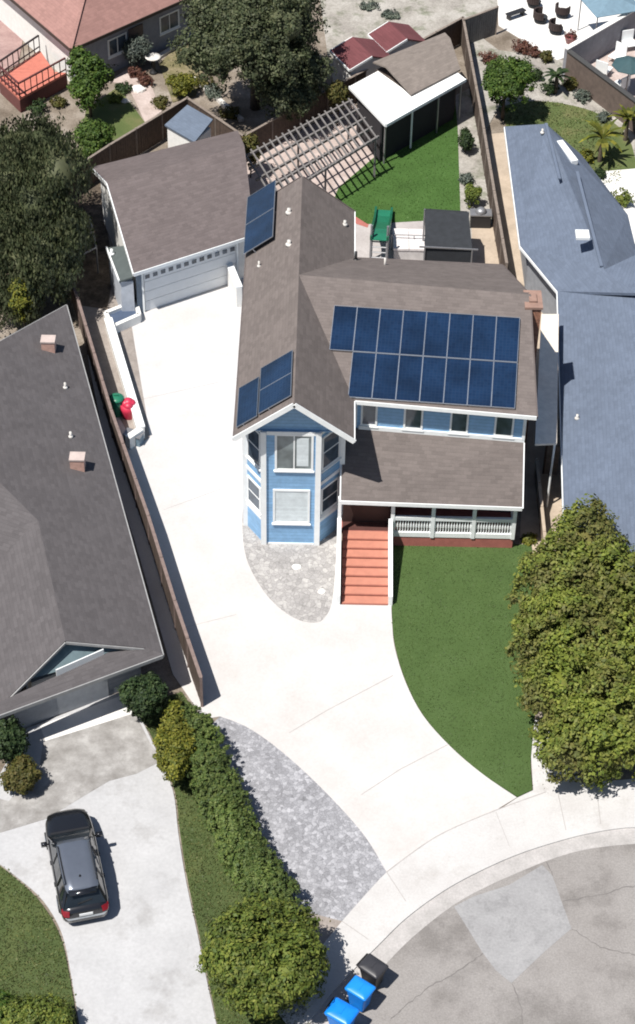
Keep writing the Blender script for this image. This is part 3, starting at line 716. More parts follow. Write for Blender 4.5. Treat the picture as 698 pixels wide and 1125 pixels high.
m = MB(); m.prism([gp(.3, .45, 0)[:2], gp(GL - .2, .45, 0)[:2], gp(GL - .2, GD - .4, 0)[:2], gp(.3, GD - .4, 0)[:2]], 0, 2.92)
for a0 in (.3, GL - .3):
    t = [gp(a0, .5, 2.9), gp(a0, GD * .57, 4.8), gp(a0, GD - .4, 3.3), gp(a0, GD - .4, 2.9)]; t2 = [p + gx * .1 for p in t]
    m.add(t + t2, [(0, 1, 2, 3), (7, 6, 5, 4), (0, 4, 5, 1), (1, 5, 6, 2), (2, 6, 7, 3)])
m.build('wall', whitewall, gar)
dA = .62; dB = GL - 1.05; zt = 2.55
m = MB()
for i in range(4):
    z0 = .06 + i * (zt - .06) / 4; z1 = .06 + (i + 1) * (zt - .06) / 4 - .025
    c = gp((dA + dB) / 2, .42, (z0 + z1) / 2); m.box(c, (dB - dA) / 2, .035, (z1 - z0) / 2, gx, gy, (0, 0, 1))
door = m.build('garage_door', plain('white door panels', (.62, .64, .66), .5, var=.04), gar)
nw = 12
for i in range(nw):
    a0 = dA + (dB - dA) * (i + .5) / nw
    m = MB(); m.box(gp(a0, .375, zt - .33), .13, .012, .12, gx, gy, (0, 0, 1)); m.build('door_window', glassd, door)
m = MB(); m.box(gp(.36, .40, 1.3), .17, .04, 1.25, gx, gy, (0, 0, 1)); m.build('side_door', plain('blue grey door', (.09, .13, .18), .5), gar)
m = MB(); m.bar(gp(dA - .06, .38, 0), gp(dA - .06, .38, 2.6), .1, .1); m.bar(gp(dB + .06, .38, 0), gp(dB + .06, .38, 2.6), .1, .1); m.bar(gp(dA - .1, .38, 2.65), gp(dB + .1, .38, 2.65), .1, .12); m.build('door_frame', white, gar)
# lean-to against the left wall
L0, L1, L2, L3 = at(117, 272, 2.4), at(131, 309, 2.4), at(146, 304, 2.65), at(136, 270, 2.65)
m = MB(); m.slab([L0, L1, L2, L3], .1); m.build('lean_to_roof', plain('dark green roll roofing', (.07, .085, .085), .9), gar)
m = MB(); m.prism([(L0.x + .08, L0.y), (L1.x + .05, L1.y + .12), (L2.x, L2.y + .1), (L3.x, L3.y)], 0, 2.28); m.build('lean_to_wall', plain('pale grey wall', (.42, .45, .50), .8), gar)
m = MB(); m.bar(L0, L1, .08, .14); m.build('lean_to_fascia', white, gar)
pipe(gar, at(123, 279, 2.5), .3, .08, white, 'vent_cap')

# white planter box and retaining wall beside the drive
a = [at(116, 343, .55), at(149, 330, .55), at(153, 345, .55), at(124, 358, .55)]
pb = thing('planter_box', 'square white masonry planter with dark blue cover at the garage corner', 'planter', ((a[0].x + a[2].x) / 2, (a[0].y + a[2].y) / 2, 0))
m = MB()
for i in range(4):
    p, q2 = a[i], a[(i + 1) % 4]; m.bar(V(p.x, p.y, .28), V(q2.x, q2.y, .28), .22, .56)
m.build('wall', whitewall, pb)
m = MB(); c = sum(a, V(0, 0, 0)) / 4; m.slab([V(c.x + (p.x - c.x) * .85, c.y + (p.y - c.y) * .85, .38) for p in a], .3); m.build('cover', plain('dark blue cover', (.06, .085, .14), .6), pb)
rw = thing('retaining_wall', 'long low white retaining wall along the left side of the driveway', 'wall', at(140, 400))
m = MB(); p, q2, r2 = at(119, 350, .75), at(155, 470, .75), at(140, 480, .75)
for A_, B_ in ((p, q2), (q2, r2)): m.bar(V(A_.x, A_.y, .37), V(B_.x, B_.y, .37), .34, .74)
m.build('wall', whitewall, rw)
m = MB(); m.bar(p + V(0, 0, .025), q2 + V(0, 0, .025), .42, .06); m.build('cap', white, rw)
# little blue grey box and pale hoop below the wall end
c = at(147, 481, .3); bx = thing('utility_box', 'small blue grey utility box at the end of the white retaining wall', 'box', (c.x, c.y, 0), R(-20))
m = MB(); m.aab(-.42, -.25, 0, .42, .25, .55); m.build('cabinet', plain('blue grey paint', (.14, .2, .25), .6), bx, False); m = MB(); m.aab(-.45, -.28, .55, .45, .28, .6); m.build('lid', metalgrey, bx, False)
# bins behind the wall
def barrel(name, label, px, py, r, h, mat, cat, lid=True):
    c = at(px, py, h); t = thing(name, label, cat, (c.x, c.y, 0))
    m = MB(); m.smooth = True; m.lathe((0, 0, 0), [(r * .78, 0), (r * .84, .05), (r * .95, h * .6), (r, h)], 18); m.build('body', mat, t, False)
    if lid:
        m = MB(); m.smooth = True; m.lathe((0, 0, h), [(r * 1.08, 0), (r * 1.08, .06), (r * .8, .14), (r * .25, .18)], 18); l = m.build('lid', mat, t, False)
        m = MB(); m.bar((-.12, 0, h + .22), (.12, 0, h + .22), .05, .05); m.build('handle', mat, l, False)
    return t
barrel('bin', 'round green lidded bin beside the fence at the wall end', 128, 438, .36, 1.0, greenpl, 'bin')
rb = barrel('tub', 'round red tub heaped with red bags on the narrow side path', 141, 444, .40, .8, redpl, 'tub', False)
m = MB(); m.smooth = True
for dx, dy, s in ((-.12, .05, .26), (.14, .1, .24), (.02, -.14, .25), (.0, .1, .3)):
    m.lathe((dx, dy, .72), [(s * .9, 0), (s, s * .4), (s * .7, s * .9), (s * .2, s * 1.1)], 9)
m.build('bags', redpl, rb, False)

# short white wall between garage and house
wp0, wp1 = at(252, 290, 1.3), at(263, 316, 1.3)
sw = thing('screen_or_shade_wall', 'short white screen wall between garage corner and house', 'wall', (wp0.x, wp0.y, 0))
m = MB(); m.bar(V(wp0.x, wp0.y, .65), V(wp1.x, wp1.y, .65), .3, 1.3); m.build('wall', whitewall, sw); m = MB(); m.bar(wp0 + V(0, 0, .03), wp1 + V(0, 0, .03), .36, .06); m.build('cap', white, sw)
# dark gate behind it
p, q2 = at(252, 272, 2.3), at(268, 265, 2.3)
gt = thing('side_gate', 'dark timber gate in the gap between garage and house', 'gate', (p.x, p.y, 0)); m = MB(); m.bar(V(p.x, p.y, 1.1), V(q2.x, q2.y, 1.1), .07, 2.2); m.build('board_panel', darkwood, gt)
m = MB(); m.tube(V(p.x, p.y, 0), V(p.x, p.y, 2.35), .06); m.build('post', fencebrown, gt)

# ------------------------------------------------------------------ FENCES
def fence(label, pts, h=1.8, mat=None, capm=None, step=2.4, cat='fence', name='fence', boards=True, th=.04):
    pts = [Vector((p[0], p[1])) for p in pts]
    t = thing(name, label, cat, (pts[0].x, pts[0].y, 0)); mat = mat or fencebrown; capm = capm or fencewood
    b = MB(); c = MB(); posts = []
    for p, q in zip(pts[:-1], pts[1:]):
        L = (q - p).length; d = (q - p) / L; n = max(1, int(L / .18))
        for i in range(n):
            a0 = p + d * (L * i / n + .006); a1 = p + d * (L * (i + 1) / n - .006); hh = h + random.uniform(-.03, .02)
            off = random.uniform(-.008, .008); s = Vector((-d.y, d.x)) * off
            b.box(((a0.x + a1.x) / 2 + s.x, (a0.y + a1.y) / 2 + s.y, hh / 2 + .02), (a1 - a0).length / 2, th / 2, hh / 2 - .02, (d.x, d.y, 0), (-d.y, d.x, 0), (0, 0, 1))
        c.bar((p.x, p.y, h + .03), (q.x, q.y, h + .03), .15, .05)
        k = max(1, round(L / step))
        for i in range(k + 1): posts.append(p + d * L * i / k)
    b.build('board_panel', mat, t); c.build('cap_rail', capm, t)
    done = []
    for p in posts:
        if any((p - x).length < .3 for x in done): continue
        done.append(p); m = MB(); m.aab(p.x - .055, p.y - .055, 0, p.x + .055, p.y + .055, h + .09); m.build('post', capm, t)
    return t
xy = lambda px, py, z: at(px, py, z)[:2]
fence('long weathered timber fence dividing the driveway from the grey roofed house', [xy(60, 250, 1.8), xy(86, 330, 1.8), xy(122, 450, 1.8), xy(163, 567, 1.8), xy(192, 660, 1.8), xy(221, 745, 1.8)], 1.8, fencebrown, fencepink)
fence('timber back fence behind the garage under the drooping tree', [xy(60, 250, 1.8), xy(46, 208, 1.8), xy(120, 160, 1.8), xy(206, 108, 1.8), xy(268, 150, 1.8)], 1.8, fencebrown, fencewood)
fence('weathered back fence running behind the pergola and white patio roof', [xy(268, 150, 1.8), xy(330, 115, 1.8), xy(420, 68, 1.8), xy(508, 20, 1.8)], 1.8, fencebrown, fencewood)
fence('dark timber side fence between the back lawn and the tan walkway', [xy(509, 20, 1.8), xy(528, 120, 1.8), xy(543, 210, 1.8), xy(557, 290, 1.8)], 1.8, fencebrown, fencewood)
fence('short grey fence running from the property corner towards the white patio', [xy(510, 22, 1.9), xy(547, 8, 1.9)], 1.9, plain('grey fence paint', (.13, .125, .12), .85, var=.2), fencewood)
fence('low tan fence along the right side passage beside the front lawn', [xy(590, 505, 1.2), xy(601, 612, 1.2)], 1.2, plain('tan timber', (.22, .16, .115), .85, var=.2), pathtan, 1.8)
p, q2 = at(601, 488, 1.9), at(616, 490, 1.9)
gt = thing('passage_gate', 'grey brown gate closing the passage between the blue house and its right neighbour', 'gate', (p.x, p.y, 0)); m = MB(); m.bar(V(p.x, p.y, .95), V(q2.x, q2.y, .95), .06, 1.9); m.build('board_panel', fencewood, gt); m = MB(); m.tube(V(p.x, p.y, 0), V(p.x, p.y, 2), .06); m.build('post', fencebrown, gt)

p4 = [at(588, 488, 4.2), at(612, 487, 4.0), at(614, 345, 4.0), at(595, 345, 4.2)]
aw = thing('side_awning', 'long narrow white awning roof over the right side passage of the blue house', 'awning', (p4[0].x, p4[0].y, 0))
m = MB(); m.slab(p4, .1); m.build('roof', plain('cream roofing', (.78, .70, .60), .6), aw)
for p in (p4[1], p4[2], p4[1].lerp(p4[2], .5)): m = MB(); m.tube(V(p.x - .1, p.y, 0), V(p.x - .1, p.y, 3.92), .05, n=8); m.build('post', white, aw)
# ------------------------------------------------------------------ BACK YARD
# pergola
pg = thing('pergola', 'weathered timber lattice pergola over the pink patio', 'pergola', at(340, 165))
c4 = [at(270, 172, 2.6), at(384, 112, 2.6), at(413, 152, 2.6), at(352, 213, 2.6)]
PGa, PGb = c4[0], c4[1]; PGc = c4[2]; PGd = c4[0] + (c4[2] - c4[1]) * 1.12
def bl(u, v): return (PGa * (1 - u) + PGb * u) * (1 - v) + (PGd * (1 - u) + PGc * u) * v
m = MB()
for i in range(5): v = i / 4; m.bar(bl(-.03, v), bl(1.03, v), .11, .15)
m.build('beam', trellism, pg)
m = MB()
for i in range(18): u_ = i / 17; m.bar(bl(u_, -.04) + V(0, 0, .13), bl(u_, 1.04) + V(0, 0, .11), .085, .07)
m.build('slat_roof', trellism, pg)
for u_, v in ((0, 0), (.5, 0), (1, 0), (0, 1), (.5, 1), (1, 1)):
    p = bl(u_, v); m = MB(); m.bar(V(p.x, p.y, 0), V(p.x, p.y, 2.52), .12, .12); m.build('post', trellism, pg)
# white patio cover
wc = thing('patio_cover', 'flat white L-shaped metal patio roof on posts at the back lawn', 'patio cover', at(440, 130))
pts = [at(384, 95, 2.8), at(417, 77, 2.8), at(453, 105, 2.8), at(501, 78, 2.8), at(512, 87, 2.8), at(424, 137, 2.8)]
m = MB(); m.slab(pts, .12)
o = m.build('roof', white2, wc); bm = bmesh.new(); bm.from_mesh(o.data); bmesh.ops.triangulate(bm, faces=[f for f in bm.faces if len(f.verts) > 4]); bm.to_mesh(o.data); bm.free()
m = MB()
for a_, b_ in ((pts[5], pts[4]), (pts[0], pts[5])): m.bar(a_ + V(0, 0, -.06), b_ + V(0, 0, -.06), .1, .18)
m.build('fascia', white, wc)
for t_ in (0.02, .35, .68, .97):
    p = pts[5].lerp(pts[4], t_) + V(-.1, .15, 0); m = MB(); m.tube(V(p.x, p.y, 0), V(p.x, p.y, 2.7), .06); m.build('post', white if t_ in (.35,) else metalgrey, wc)
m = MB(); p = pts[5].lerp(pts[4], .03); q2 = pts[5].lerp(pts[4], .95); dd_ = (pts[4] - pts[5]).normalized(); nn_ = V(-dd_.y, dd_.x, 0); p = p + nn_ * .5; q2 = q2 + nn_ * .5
m.bar(V(p.x, p.y, 1.3), V(q2.x, q2.y, 1.3), .08, 2.6); p3 = pts[0].lerp(pts[5], .15) + dd_ * .3; m.bar(V(p.x, p.y, 1.3) + dd_ * .0, V(p3.x, p3.y, 1.3), .08, 2.59); m.build('screen_or_shade_wall', plain('cover shade black', (.022, .02, .024), .9), wc)  # near-black wall added under the roof to paint its deep shade
# tan roofed shed behind it
ts = thing('garden_shed', 'shed with weathered tan gable roof behind the white patio cover', 'shed', at(460, 85))
r0, r1, e0, e1 = at(424, 73, 3.6), at(495, 42, 3.6), at(452, 104, 2.95), at(506, 76, 2.95)
b0 = r0 * 2 - e0; b1 = r1 * 2 - e1; b0 = r0 + (b0 - r0) * .5; b1 = r1 + (b1 - r1) * .5; b0.z = b1.z = 3.3
m = MB(); m.slab([r0, r1, e1, e0], .1); m.slab([r0, b0, b1, r1], .1); m.build('roof', rooftan, ts)
m = MB(); cc = (e0 + e1 + b0 + b1) / 4; m.prism([(cc.x + (p.x - cc.x) * .93, cc.y + (p.y - cc.y) * .93) for p in (e0, e1, b1, b0)], 0, 2.8); m.build('wall', plain('dark shed boards', (.09, .07, .06), .85, var=.2), ts)
# blue roofed little shed behind the garage
r0, r1, e0, e1 = at(206, 115, 3.0), at(234, 131, 3.0), at(181, 137, 2.5), at(214, 156, 2.5)
bs = thing('tool_shed', 'small shed with blue grey roof and white wall tucked behind the garage', 'shed', at(205, 150))
m = MB(); m.slab([r0, r1, e1, e0], .1); b0, b1 = r0, r1; m.build('roof', roofshed, bs)
cc = (e0 + e1 + b0 + b1) / 4; m = MB(); m.prism([(cc.x + (p.x - cc.x) * .9, cc.y + (p.y - cc.y) * .9) for p in (e0, e1, b1, b0)], 0, 2.42); m.build('wall', whitewall, bs)
# green slide
c = at(418, 262, .0)
sl_ = thing('slide', 'green plastic play slide beside the back lawn', 'slide', (c.x, c.y - .6, 0), R(-4)); sl_.scale = (1.35, 1.6, 1.1)
m = MB(); m.smooth = False
prof = [(1.9, .18), (1.5, .2), (.9, .45), (.2, .95), (-.5, 1.45), (-.9, 1.6), (-1.3, 1.6)]
for (ya, za), (yb, zb) in zip(prof[:-1], prof[1:]):
    m.bar((0, ya, za), (0, yb, zb), .56, .04)
m.build('chute', greenpl, sl_, False)
for s in (-1, 1):
    m = MB()
    for (ya, za), (yb, zb) in zip(prof[:-1], prof[1:]): m.bar((s * .33, ya, za + .1), (s * .33, yb, zb + .1), .09, .22)
    m.build('side_rail', plain('dark green plastic', (.012, .10, .055), .4), sl_, False)
m = MB()
for s in (-.32, .32):
    m.tube((s, -1.35, 0), (s, -1.15, 2.3), .05); m.tube((s, -.95, 0), (s, -.95, 1.6), .05)
for i in range(5): m.tube((-.32, -1.33 + i * .03, .3 + i * .28), (.32, -1.33 + i * .03, .3 + i * .28), .03)
m.build('ladder', metalgrey, sl_, False)
# dark gazebo canopy
c = at(491, 262, 0); gz_ = thing('gazebo', 'square patio gazebo with charcoal fabric canopy and grey frame', 'gazebo', (c.x, c.y, 0))
t4 = [at(467, 271, 2.5), at(519, 274, 2.5), at(515, 234, 2.9), at(467, 231, 2.9)]
m = MB(); m.slab(t4, .07); t5 = [t4[3], t4[2], t4[2] + V(0, .9, -.5), t4[3] + V(0, .9, -.5)]; m.slab(t5, .06); m.build('canopy', darkfabric, gz_)
m = MB(); m.slab([t4[0] + V(0, -.02, -.02), t4[1] + V(0, -.02, -.02), t4[1] + V(0, -.06, -.02), t4[0] + V(0, -.06, -.02)], 1.1); m.build('valance', darkfabric, gz_)
m = MB(); m.bar(t4[0] + V(-.3, -.1, .06), t4[1] + V(.3, -.1, .06), .07, .07); m.build('crossbar', metalgrey, gz_)
for i in range(4):
    p = t4[i] + V(0, -.1 if i < 2 else .1, 0); m = MB(); m.tube(V(p.x, p.y, 0), V(p.x, p.y, p.z), .045); m.build('post', metalgrey, gz_)
# white tub with rail
c = at(449, 268, .5); sp = thing('hot_tub', 'square white covered hot tub between green slide and dark canopy', 'hot tub', (c.x, c.y, 0))
m = MB(); m.aab(-.8, -.9, 0, .8, .9, .72); m.build('cabinet', plain('pale grey panel', (.5, .48, .47), .6), sp, False); m = MB(); m.aab(-.84, -.94, .72, -.01, .94, .84); m.aab(.01, -.94, .72, .84, .94, .84); m.build('cover', plain('off white vinyl', (.68, .64, .63), .5), sp, False)
c = at(430, 276, 0); rl = thing('grab_rail', 'thin grey metal rail frame in front of the white hot tub', 'rail', (c.x, c.y, 0))
m = MB(); m.tube((0, 0, 0), (0, 0, 1.1), .035); m.tube((0, 0, 1.1), (2.3, -.05, 1.1), .035); m.tube((2.3, -.05, 0), (2.3, -.05, 1.1), .035); m.tube((1.2, -.03, 0), (1.2, -.03, 1.1), .03); m.build('rail', metalgrey, rl, False)
# small metal table and dark planter by the fence
c = at(528, 240, .5); tb = thing('barbecue', 'grey covered barbecue standing by the side fence', 'barbecue', (c.x, c.y, 0))
m = MB(); m.aab(-.55, -.3, 0, .55, .3, .85); m.build('cabinet', darkmetal, tb, False); m = MB(); m.aab(-.6, -.34, .85, .6, .34, .92); m.build('worktop', metalgrey, tb, False); m = MB(); m.smooth = True; m.lathe((0, 0, .92), [(.3, 0), (.3, .12), (.2, .24), (.05, .27)], 14); m.build('lid', metalgrey, tb, False)
# thin metal frame in the left bed
c = at(90, 275, 1.6); tf = thing('trellis_frame', 'thin pale metal trellis frame over dark mulch left of the garage', 'trellis', (c.x, c.y, 0))
m = MB()
f4 = [at(78, 245, 1.7), at(99, 238, 1.7), at(106, 272, 1.7), at(80, 285, 1.7)]
for i in range(4): m.tube(f4[i], f4[(i + 1) % 4], .05, n=6)
m.tube(f4[0].lerp(f4[3], .5), f4[1].lerp(f4[2], .5), .05, n=6)
m.build('top_frame', metalgrey, tf)
for p in f4: m = MB(); m.tube(V(p.x, p.y, 0), p, .05, n=6); m.build('post', metalgrey, tf)

# ------------------------------------------------------------------ LEFT NEIGHBOUR
n1 = thing('house', 'grey roofed house with small gable over its garage, left of the driveway', 'house', (-14, 6, 0))
E0, E1 = at(73, 335, 2.7), at(179, 719, 2.7)
ed = (E1 - E0).normalized(); el = V(ed.y, -ed.x, 0); el = el if el.x < 0 else -el       # el points left
SL = .33
def p1(a, b, lift=0): # a along the eave from the back corner, b away from the eave
    return V(E0.x + ed.x * a + el.x * b, E0.y + ed.y * a + el.y * b, 2.7 + SL * b + lift)
nP = plane3(p1(0, 0), p1(5, 0), p1(0, 5))
on1 = lambda x, y: onplane(x, y, E0, nP)
A_, B_ = on1(72, 704), on1(42, 572)
LE = (E1 - E0).length
C_ = on1(-2, 528); Dk = on1(-2, 376)
ridge_b = 10.5
back = Dk + (Dk - E0).normalized() * 6; back.z = planez(back.x, back.y, E0, nP)
top1 = C_ + (C_ - B_).normalized() * 6; top1.z = planez(top1.x, top1.y, E0, nP)
RF = on1(163, 712)     # right foot of the gable rake
m = MB(); m.slab([E0, E1, RF, A_, B_, C_, top1, back], .16)
# light plane: front wing's left slope, and the hip beyond
fl = at(2, 772, 3.6)
dn = V(el.x, el.y, 0)
LF = at(4, 772, RF.z - .3); nL = plane3(A_, B_, LF); rk = (LF - A_).normalized()
lw = lambda P, d: P + rk * d
m.slab([A_, B_, lw(B_, 5.6), lw(A_, 5.6)], .15)
nV = C_ + rk * 5.6 + V(-1, 0, 0); m.slab([B_, C_, nV, lw(B_, 5.6)], .15); m.slab([C_, top1, top1 + V(-3, -4, -2.2), nV], .15)
# skirt roof under the gable
sk_out0 = E1.copy(); fd = (at(0, 785, 2.7) - E1); fd.z = 0; fd.normalize()
sk1 = E1 + fd * 12
inn = V(-fd.y, fd.x, 0); inn = inn if inn.y > 0 else -inn
i0 = RF.copy(); dd = 1.25
rise = (RF - E1); 
g0 = RF; g1 = E1 + fd * 12 + inn * (RF - E1).dot(inn); g1.z = RF.z
nK = plane3(E1, sk1, E1 + inn * 1.0 + V(0, 0, .36)); P2 = onplane(118, 717, E1, nK); P3 = onplane(0, 771, E1, nK); P4 = P3 + fd * 7
m.slab([E1, RF + V(0, 0, .02), P2, P3, P4, sk1], .14)
m.build('roof', roofdark, n1)
# gable wall (set back from the rake)
gA = A_ + inn * .55; gR = RF + inn * .35 + fd * .9; gL = A_.lerp(V(LF.x, LF.y, RF.z), .82) + inn * .45
mw = MB(); tri = [V(gR.x, gR.y, RF.z - .1), V(gL.x, gL.y, RF.z - .1), V(gL.x, gL.y, A_.z + (LF.z - A_.z) * .82 - .2), gA - V(0, 0, .16)]
mw.add(tri + [p + inn * .1 for p in tri], [(0, 1, 2, 3), (7, 6, 5, 4), (0, 4, 5, 1), (1, 5, 6, 2), (2, 6, 7, 3), (3, 7, 4, 0)])
mw.build('gable_wall', plain('teal grey wall', (.12, .17, .19), .8), n1)
fascia(n1, [(E0 + V(.03, 0, 0), E1 + V(.03, 0, 0)), (E1 - V(0, .03, 0), sk1 - V(0, .03, 0)), (E0 + V(0, .03, 0), back + V(0, .03, 0))], h=.18, mat=plain('pale grey gutter', (.30, .30, .30), .6))
fascia(n1, [(A_ - inn * .03, RF - inn * .03), (A_ - inn * .03, LF - inn * .03)], h=.12, name='barge_board', mat=plain('pale grey gutter', (.30, .30, .30), .6))
m = MB(); p = gA - inn * .02; m.bar(V(p.x, p.y, p.z - .1) - inn * .02, V(p.x, p.y, RF.z + .1) - inn * .02, .14, .1); m.build('king_post', white, n1)
# white triangular trim panels at the gable foot
m = MB(); a_ = onplane(114, 718, E1, nK) + V(0, 0, .30); b_ = onplane(62, 742, E1, nK) + V(0, 0, .36); m.slab([a_, b_, b_ - inn * .05, a_ - inn * .05], .5); m.build('gable_trim', white, n1)
# walls
mw = MB(); e_in = el * .55
def gpt(P, a, b): return (P.x + fd.x * a + inn.x * b, P.y + fd.y * a + inn.y * b)
mw.prism([(E0 + el * .5 + ed * .5)[:2], gpt(E1, .55, 1.2), gpt(E1, 5.4, 1.2), lw(B_, 2.4)[:2], top1[:2], (back + ed * .5)[:2]], 0, 2.5)
mw.build('wall', greywall, n1)
m = MB(); c0 = V(*gpt(E1, 2.3, .57), 1.05); m.box(V(*gpt(E1, 4.2, 1.17), 1.02), 2.1, .03, 1.0, fd, inn, (0, 0, 1)); m.build('garage_door', plain('pale garage door', (.30, .32, .35), .6), n1)
for x, y, h_ in ((54, 383, .55), (86, 513, .6)):
    p = on1(x, y); m = MB(); m.box(p + V(0, 0, h_ / 2 - .1), .32, .26, h_ / 2 + .1); s = m.build('chimney_stack', terracotta, n1); m = MB(); m.box(p + V(0, 0, h_ + .03), .35, .29, .04); m.build('chimney_cap', plain('pale pink cap', (.46, .38, .35), .9), s)
pipe(n1, on1(72, 426), .3, .06); pipe(n1, on1(78, 480), .3, .06)

# ------------------------------------------------------------------ RIGHT NEIGHBOUR
n2 = thing('house', 'blue grey roofed house with skylight on the right behind the big tree', 'house', (14, 20, 0))
z0 = 3.0
a0, a1, a2, a3 = at(555, 139, z0), at(572, 270, z0), at(613, 320, z0), at(622, 640, z0)
zr = 4.7
r0, r1, r2, r3 = at(600, 136, zr), at(615, 197, zr), at(634, 189, zr), at(661, 293, zr)
m = MB()
R0 = r0; R3 = at(664, 296, zr); b0, b1 = at(639, 170, 3.4), at(702, 286, 3.1); bmid = at(690, 236, 3.1)
m.slab([a0, a1, R3, R0], .16)
m.slab([R0, R3, b1, bmid, b0], .16)
far = at(760, 300, 5.6); far2 = at(800, 700, 5.6); fa = at(760, 640, 5.2)
m.slab([a1, a2, at(700, 322, 4.9), at(720, 270, 4.9), R3], .16)
m.slab([a2, a3, V(a3.x + 6, a3.y - .5, 5.05), at(730, 322, 5.05)], .16)
m.bar(r0 + V(0, 0, .02), r1 + V(0, 0, .02), .16, .07); m.bar(r2 + V(0, 0, .02), r3 + V(0, 0, .02), .16, .07)
o = m.build('roof', roofblue, n2)
bm = bmesh.new(); bm.from_mesh(o.data); bmesh.ops.triangulate(bm, faces=[f for f in bm.faces if len(f.verts) > 4]); bm.to_mesh(o.data); bm.free()
fascia(n2, [(a0 - V(.04, 0, 0), a1 - V(.04, 0, 0)), (a1 - V(.04, 0, 0), a2 - V(.04, 0, 0)), (a2 - V(.04, 0, 0), a3 - V(.04, 0, 0))], h=.16, name='gutter_board')
m = MB(); m.prism([(a0.x + .5, a0.y - .3), (a1.x + .5, a1.y), (a2.x + .5, a2.y), (a3.x + .5, a3.y + .3), (a3.x + 6, a3.y), (b1.x - .4, b1.y), (b0.x - .3, b0.y - .6)], 0, 2.82); o = m.build('wall', plain('grey stucco', (.25, .26, .28), .9), n2)
bm = bmesh.new(); bm.from_mesh(o.data); bmesh.ops.triangulate(bm, faces=[f for f in bm.faces if len(f.verts) > 4]); bm.to_mesh(o.data); bm.free()
nA = plane3(a0, a1, R0); nE = plane3(R0, R3, b1); nS = plane3(a2, a3, V(a3.x + 6, a3.y - .5, 5.05))
p = onplane(640, 258, a0, nA); m = MB(); m.box(p + nA * .0, .34, .36, .07); s = m.build('skylight', white, n2); m = MB(); m.box(p + nA * .08, .29, .31, .012); m.build('pane', plain('white skylight dome', (.7, .72, .72), .3), s)
p = onplane(623, 169, R0, nE); ax_ = (R3 - R0).normalized(); m = MB(); m.box(p + V(0, 0, .08), 1.0, .18, .14, V(.35, -.94, -.03).normalized(), V(.94, .35, 0).normalized(), (0, 0, 1)); m.build('roof_vent', white, n2)
for x, y in ((596, 146), (612, 292), (626, 292), (634, 460)):
    pipe(n2, onplane(x, y, a0 if y < 280 else a2, nA if y < 280 else nS), .25, .06, rockm)
# ------------------------------------------------------------------ TOP LEFT HOUSE
n3 = thing('house', 'house with terracotta brown hip roof and white side wall beside the red deck', 'house', (-16, 52, 0))
E = at(78, 54, 3.2); Lp = at(15, 0, 3.2); Rp = at(200, 0, 3.2)
dl = (Lp - E).normalized(); dr = (Rp - E).normalized(); hp = at(92, 0, 4.6) - E; 
far_l = E + dl * 18; far_r = E + dr * 18; hip = hp * 1.9
m = MB(); m.slab([E, far_r, far_r + hip, E + hip], .15); m.slab([E, E + hip, far_l + hip, far_l], .15)
m.bar(E + V(0, 0, .04), E + hip + V(0, 0, .04), .2, .08)
m.build('roof', roofred, n3)
fascia(n3, [(E - V(0, .03, 0), far_r - V(0, .03, 0)), (E - V(.03, 0, 0), far_l - V(.03, 0, 0))], h=.2, mat=plain('dark brown gutter', (.05, .035, .03), .6))
il = V(-dl.y, dl.x, 0); il = il if il.x > 0 else -il; ir = V(-dr.y, dr.x, 0); ir = ir if ir.y > 0 else -ir
c0 = E + dl * .6 + dr * .6
m = MB(); m.prism([(c0)[:2], (E + dr * 18 + ir * .6)[:2], (E + dr * 18 + ir * .9)[:2], (c0 + ir * .3)[:2]], 0, 3.05); m.build('wall', plain('shade toned stucco', (.26, .27, .31), .9), n3)  # shade painted into this wall's grey; the sunlit side wall is white
m = MB(); m.prism([(c0 + dl * .01)[:2], (c0 + dl * .01 + il * .3)[:2], (E + dl * 18 + il * .9)[:2], (E + dl * 18 + il * .6)[:2]], 0, 3.04); m.build('wall', whitewall, n3)
nrm = -ir
for dist, wd in ((3.2, 1.5), (7.3, 1.6)):
    p = E + dr * dist + ir * .6; window(n3, V(p.x, p.y, 1.1), dr, wd, 1.2, -ir, mull=True)
# recessed darker bay between
p = E + dr * 5.4 + ir * .56; m = MB(); m.box(V(p.x, p.y, 1.2), .55, .04, 1.2, dr, ir, (0, 0, 1)); m.build('door', plain('brown door', (.11, .08, .075), .6), n3)
# red deck
dk = [at(-30, 104, 1.0), at(-2, 86, 1.0), at(44, 55, 1.0), at(60, 79, 1.0), at(73, 80, 1.0), at(22, 108, 1.0)]
dz = thing('deck', 'raised red timber deck with dark railings beside the white wall', 'deck', (dk[5].x, dk[5].y, 0))
m = MB(); m.slab([dk[1], dk[2], dk[3], dk[4], dk[5]], .14); m.build('deck_floor', deckred, dz)
m = MB(); m.bar(V(dk[5].x, dk[5].y + .06, .43), V(dk[4].x, dk[4].y + .06, .43), .06, .82); m.bar(V(dk[1].x + .06, dk[1].y, .43), V(dk[5].x, dk[5].y, .43), .06, .82); m.build('skirting', plain('dark red boards', (.13, .045, .04), .8), dz)
def railrun(P, Q, mat):
    m = MB(); m.bar(P + V(0, 0, 1.0), Q + V(0, 0, 1.0), .1, .08); m.bar(P + V(0, 0, .25), Q + V(0, 0, .25), .06, .06); n = max(3, int((Q - P).length / .45))
    for i in range(n + 1): p = P.lerp(Q, i / n); m.bar(p, p + V(0, 0, 1.0), .05, .05)
    return m.build('railing', mat, dz)
drail = plain('dark red railing', (.10, .03, .03), .6)
railrun(dk[5], dk[4], drail); railrun(dk[1], dk[5], drail); railrun(dk[1], dk[2], plain('dark railing', (.025, .02, .022), .6))
